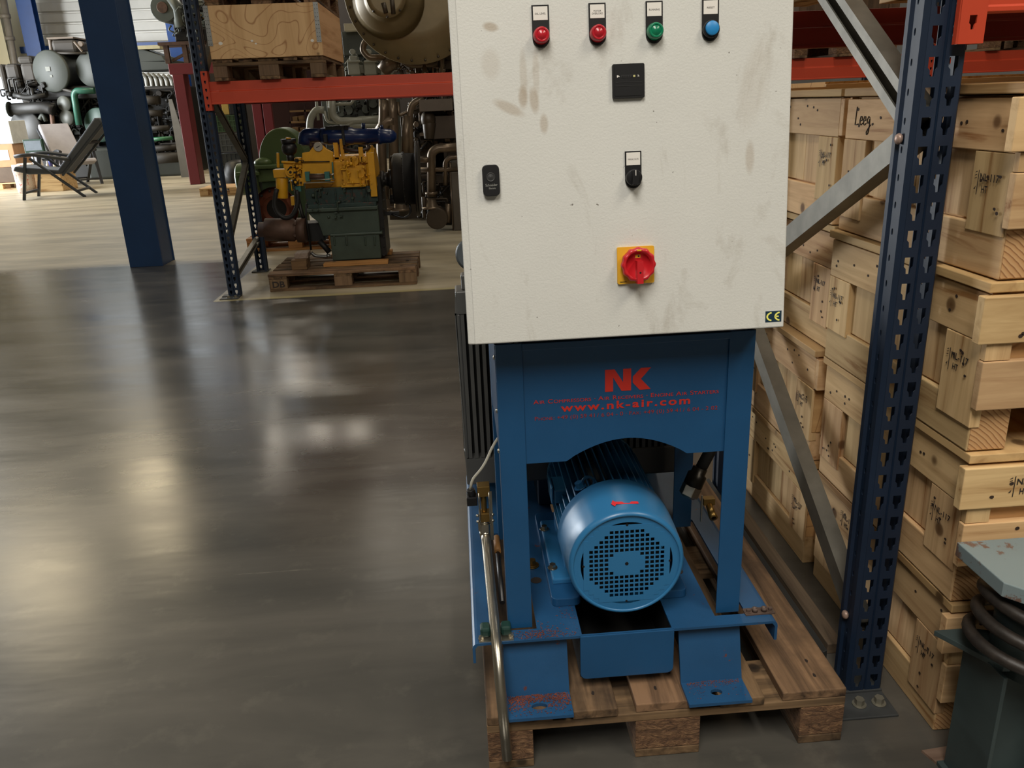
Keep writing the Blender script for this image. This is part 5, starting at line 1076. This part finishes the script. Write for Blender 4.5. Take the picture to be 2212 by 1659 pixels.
# right half of the same engine: ribbed covers under a long pale lid
g = MB(); P_ = [at(x, y, Yf) for x, y in ((285, 98), (350, 120), (360, 135), (285, 135))]; g.prism([(p.x, p.z) for p in P_], (0, Yf, 0), X3, Z3, (0, 1.0, 0)); pb(g, 285, 130, 372, 152, Yf, 1.0); g.build('top_lid', EG, E5, .02)
g = MB(); pb(g, 286, 98, 345, 106, Yf-.05, .4); g.build('lid_sheet', paint('cream_sheet', (150, 142, 110), .5), E5)
for i in range(7):
    g = MB(); x = 296+i*11; pt(g, [(x, 158+i*.8), (x+10, 166+i*.8), (x+14, 186)], 3.4, Yf-.1, 8, 0, .1); g.build('rocker_rib', paint('rib_grey', (70, 68, 58), .6, 0), E5)
g = MB(); pb(g, 292, 186, 375, 192, Yf-.1, .3); g.build('rib_rail', EC, E5)
for x0, y0, x1, y1, r_ in ((300, 215, 345, 217, 8), (305, 243, 350, 245, 6), (318, 278, 365, 276, 5), (322, 322, 385, 318, 6), (325, 345, 395, 340, 12)):
    g2 = MB(); pt(g2, [(x0, y0), (x1, y1)], r_, Yf, 12); g2.build('side_pipe', EC, E5)
g2 = MB(); pt(g2, [(322, 302), (372, 298)], 4, Yf-.05, 10); g2.build('green_pipe', paint('green_pipe_paint', (46, 100, 66), .4), E5)
g = MB(); a, b, c_, e_ = pxr(315, 350, 398, 370, Yf-.2); g.box(a, b, Yf-.1, Yf+.5, 0, .45); g.build('base_casting', EG, E5, .05)
g = MB(); g.prism([(0, 0), (.34, 0), (.08, 1.75), (0, 1.75)], (at(366, 230, 20.3).x, 20.3, 0), X3, Z3, (0, .03, 0)); tag(g.build('board', paint('dull_board', (96, 92, 84), .6)), 'grey tapered sheet leaning near the red portal post', 'sheet')
# ---- two loungers, small table, buckets and cartons in the far aisle ----
def lounger(label, x, y, rz, s=1.0, cush=(150, 146, 148)):
    r = thing('lounge_chair', label, 'chair', (0, 0, 0)); FR = paint('dark_plastic_frame', (48, 52, 58), .5); CU = paint('striped_cushion_%d' % cush[0], cush, .8, 0, .1, 5, .1)
    for s_ in (-.3, .3):
        g = MB(); g.beam((-.28, s_, .60), (-.42, s_, 0), .05, .03); g.build('leg', FR, r); g = MB(); g.beam((-.22, s_, .58), (.42, s_, 0), .05, .03); g.build('leg', FR, r)
        g = MB(); g.tube([(-.42, s_, .62), (-.2, s_, .64), (.2, s_, .56), (.32, s_, .54)], .026, 8, bend=.1); g.build('armrest', FR, r)
    g = MB(); g.beam((-.40, -.3, .1), (-.40, .3, .1), .03, .03); g.beam((.33, -.3, .09), (.33, .3, .09), .03, .03); g.build('cross_bar', FR, r)
    g = MB(); g.prism([(-.5, .42), (-.46, .48), (.12, .40), (.16, .34), (-.3, .36)], (0, -.27, 0), X3, Z3, (0, .54, 0)); g.build('seat_cushion', CU, r, .02)
    g = MB(); g.prism([(.08, .38), (.16, .34), (.84, 1.02), (.80, 1.10), (.74, 1.10)], (0, -.26, 0), X3, Z3, (0, .52, 0)); g.build('back_cushion', CU, r, .02)
    g = MB(); g.beam((.16, -.27, .32), (.86, -.27, 1.02), .03, .03); g.beam((.16, .27, .32), (.86, .27, 1.02), .03, .03); g.beam((.6, -.27, .76), (.6, .27, .76), .03, .03); g.build('back_frame', FR, r)
    r.location = (x, y, 0); r.rotation_euler = (0, 0, rz); r.scale = (s, s, s); return r
lounger('dark reclining lounge chair in front, seen from its side', at(128, 400, 16.6).x, 16.6, .12, 1.28, (70, 74, 80))
lounger('second reclining lounge chair behind the first, pale striped cushion', at(165, 380, 19.6).x, 19.6, PI*.72, 1.2, (166, 162, 166))
TB = thing('side_table', 'low pale wooden box table behind the lounge chairs', 'table', (at(104, 380, 17.9).x, 17.9, 0)); a, b, c_, e_ = pxr(76, 350, 130, 400, 17.9)
bx('table_body', (a, b, 17.9, 18.6, 0, .38), pine(0), TB, .01); bx('table_top', (a-.05, b+.05, 17.85, 18.65, .385, .44), pine(0), TB, .005)
for i, (x, h_, cc) in enumerate(((76, .26, (60, 60, 62)), (90, .30, (200, 200, 196)), (103, .16, (214, 210, 200)), (110, .30, (60, 70, 150)), (118, .14, (220, 214, 190)))):
    X_ = at(x, 345, 18.1).x; g = MB().lathe((X_, 18.05, .442), (X_, 18.05, 2), [(0, .034), (h_*.6, .034), (h_*.72, .016), (h_, .016)], 12)
    tag(g.build('bottle', paint('bottle_%d' % i, cc, .4)), ['dark spray bottle on the low box table', 'tall white bottle on the low box table', 'short white pot on the low box table', 'bottle with a blue top on the low box table', 'small cream pot on the low box table'][i], 'bottle', 'bottles on the low table')
for i, (x, y) in enumerate(((52, 18.0), (64, 18.45))):
    c = at(x, 380, y); g = MB().lathe((c.x, y, 0), (c.x, y, 1), [(0, .17), (.08, .18), (.085, .185), (.13, .185), (.135, .18), (.42, .19), (.425, .195), (.48, .195), (.485, .19), (.56, .19)], 20)
    tag(g.build('bucket', paint('white_red_bucket', (208, 196, 184), .5, 0, .1, 8, 0, 100, (188, 70, 44), .56)), ['white bucket with red bands beside the low table', 'second white bucket behind the red banded one'][i], 'bucket')
c = at(76, 330, 18.8); r = thing('monitor_stand', 'small screen on a dark post behind the low table', 'monitor', (c.x, 18.8, 0))
MB().cyl((c.x, 18.85, 0), (c.x, 18.85, 1.0), .04, n=10).box(c.x-.15, c.x+.15, 18.75, 18.95, 0, .03).build('post', BLACK, r)
z_ = at(78, 328, 18.8).z; MB().box(c.x-.2, c.x+.2, 18.78, 18.86, z_-.05, z_+.26).build('screen_case', paint('green_black_case', (30, 60, 46), .5), r, .01); MB().box(c.x-.17, c.x+.17, 18.775, 18.779, z_+.03, z_+.23).build('screen', paint('screen_glow', (120, 130, 140), .2), r)
MB().cyl((c.x, 18.85, 1.0), (c.x, 18.85, z_-.05), .03, n=10).build('neck', BLACK, r)
pallet('euro_pallet', 'pallet with cartons at the far edge of the aisle', at(-62, 385, 19.0).x, 18.9, 0, along='x', wd=pine, blockmat=pine(0))
for i, (x0, y0, x1, y1, cc, lb) in enumerate(((-30, 362, 40, 388, (92, 78, 66), 'low brown block of packed parts on the far pallet'), (-40, 312, 32, 361, (176, 136, 100), 'brown cardboard carton with white labels on the far pallet'), (-40, 262, 24, 311, (202, 204, 200), 'pale grey box on the brown carton of the far pallet'))):
    a, b, c_, e_ = pxr(x0, y0, x1, y1, 19.0); c_ = [.1455, None, None][i] or prev_; prev_ = e_+.002
    r = thing('carton', lb, 'box', ((a+b)/2, 19.0, c_)); MB().box(a, b, 19.0, 19.7, c_, e_).build('carton_body', paint('carton_%d' % i, cc, .8), r, .01)
    if i == 1: MB().box(b-.42, b-.12, 18.995, 18.999, c_+.15, c_+.36).build('carton_label', WHITE, r); MB().box(b-.45, b-.3, 18.995, 18.999, c_+.4, c_+.5).build('carton_label', WHITE, r)

# small fittings, thin pipes and bolts that cover the engine blocks
def clutter(par, x0, y0, x1, y1, Y, n, mats, seed, big=1.0):
    rnd = random.Random(seed)
    for mi, mt_ in enumerate(mats):
        g = MB()
        for i in range(n):
            x, y = rnd.uniform(x0, x1), rnd.uniform(y0, y1); k = mpx(Y); r_ = rnd.uniform(.8, 2.6)*big; c = at(x, y, Y-rnd.uniform(0, .12)); q = rnd.random()
            if q < .35:
                L_ = rnd.uniform(8, 34)*big*k; d = rnd.choice([(1, 0, 0), (0, 0, 1), (0, 0, 1), (.7, 0, .7)]); d = Vector(d); e = Vector((d.z, 0, -d.x))
                g.tube([c-d*L_/2+Y3*.12, c-d*L_/2, c+d*L_/2, c+d*L_/2+e*L_*.3, c+d*L_/2+e*L_*.3+Y3*.12], r_*k*.8, 6, 0, r_*k*2)
            elif q < .6: s_ = rnd.uniform(3, 9)*big*k; h_ = rnd.uniform(2, 7)*big*k; g.box(c.x-s_/2, c.x+s_/2, c.y, c.y+.2, c.z-h_/2, c.z+h_/2)
            elif q < .85: g.lathe(c, c+Y3, [(0, r_*k*1.6), (.02, r_*k*2), (.2, r_*k*2)], 10)
            else: g.ball(c, r_*k*2, 8)
        g.build('small_fitting', mt_, par, kind='stuff')
clutter(E5, 62, 196, 240, 330, 21.55, 90, [EB, EC, EG], 3, 1.2)
clutter(E5, 290, 195, 392, 345, 21.55, 70, [EB, EC], 4, 1.2)
clutter(E5, 0, 185, 100, 205, 21.1, 22, [EB], 5, 1.2)
clutter(E3, 895, 135, 985, 318, 10.0, 60, [KHD, DKM, PIP], 6, 1.3)
clutter(E3, 905, 385, 975, 470, 9.75, 30, [KHD, DKM], 7, 1.2)
clutter(E3, 850, 120, 960, 160, 9.7, 26, [KHD, PIP], 8, 1.1)
clutter(E4, 705, 215, 860, 335, 12.15, 60, [MG, DKM], 9, 1.1)
clutter(E4, 745, 120, 860, 200, 12.45, 30, [MG, DKM, LG], 10, 1.0)
clutter(GP, 380, 2, 445, 66, 18.0, 40, [LGP, DKM], 11, 1.0)
clutter(E1, 622, 346, 652, 400, 6.99, 14, [YE, DKM], 12, .8)
clutter(E1, 735, 340, 800, 400, 6.99, 26, [YE], 13, .8)
clutter(E1, 664, 410, 812, 470, 7.02, 24, [DKG], 14, .8)
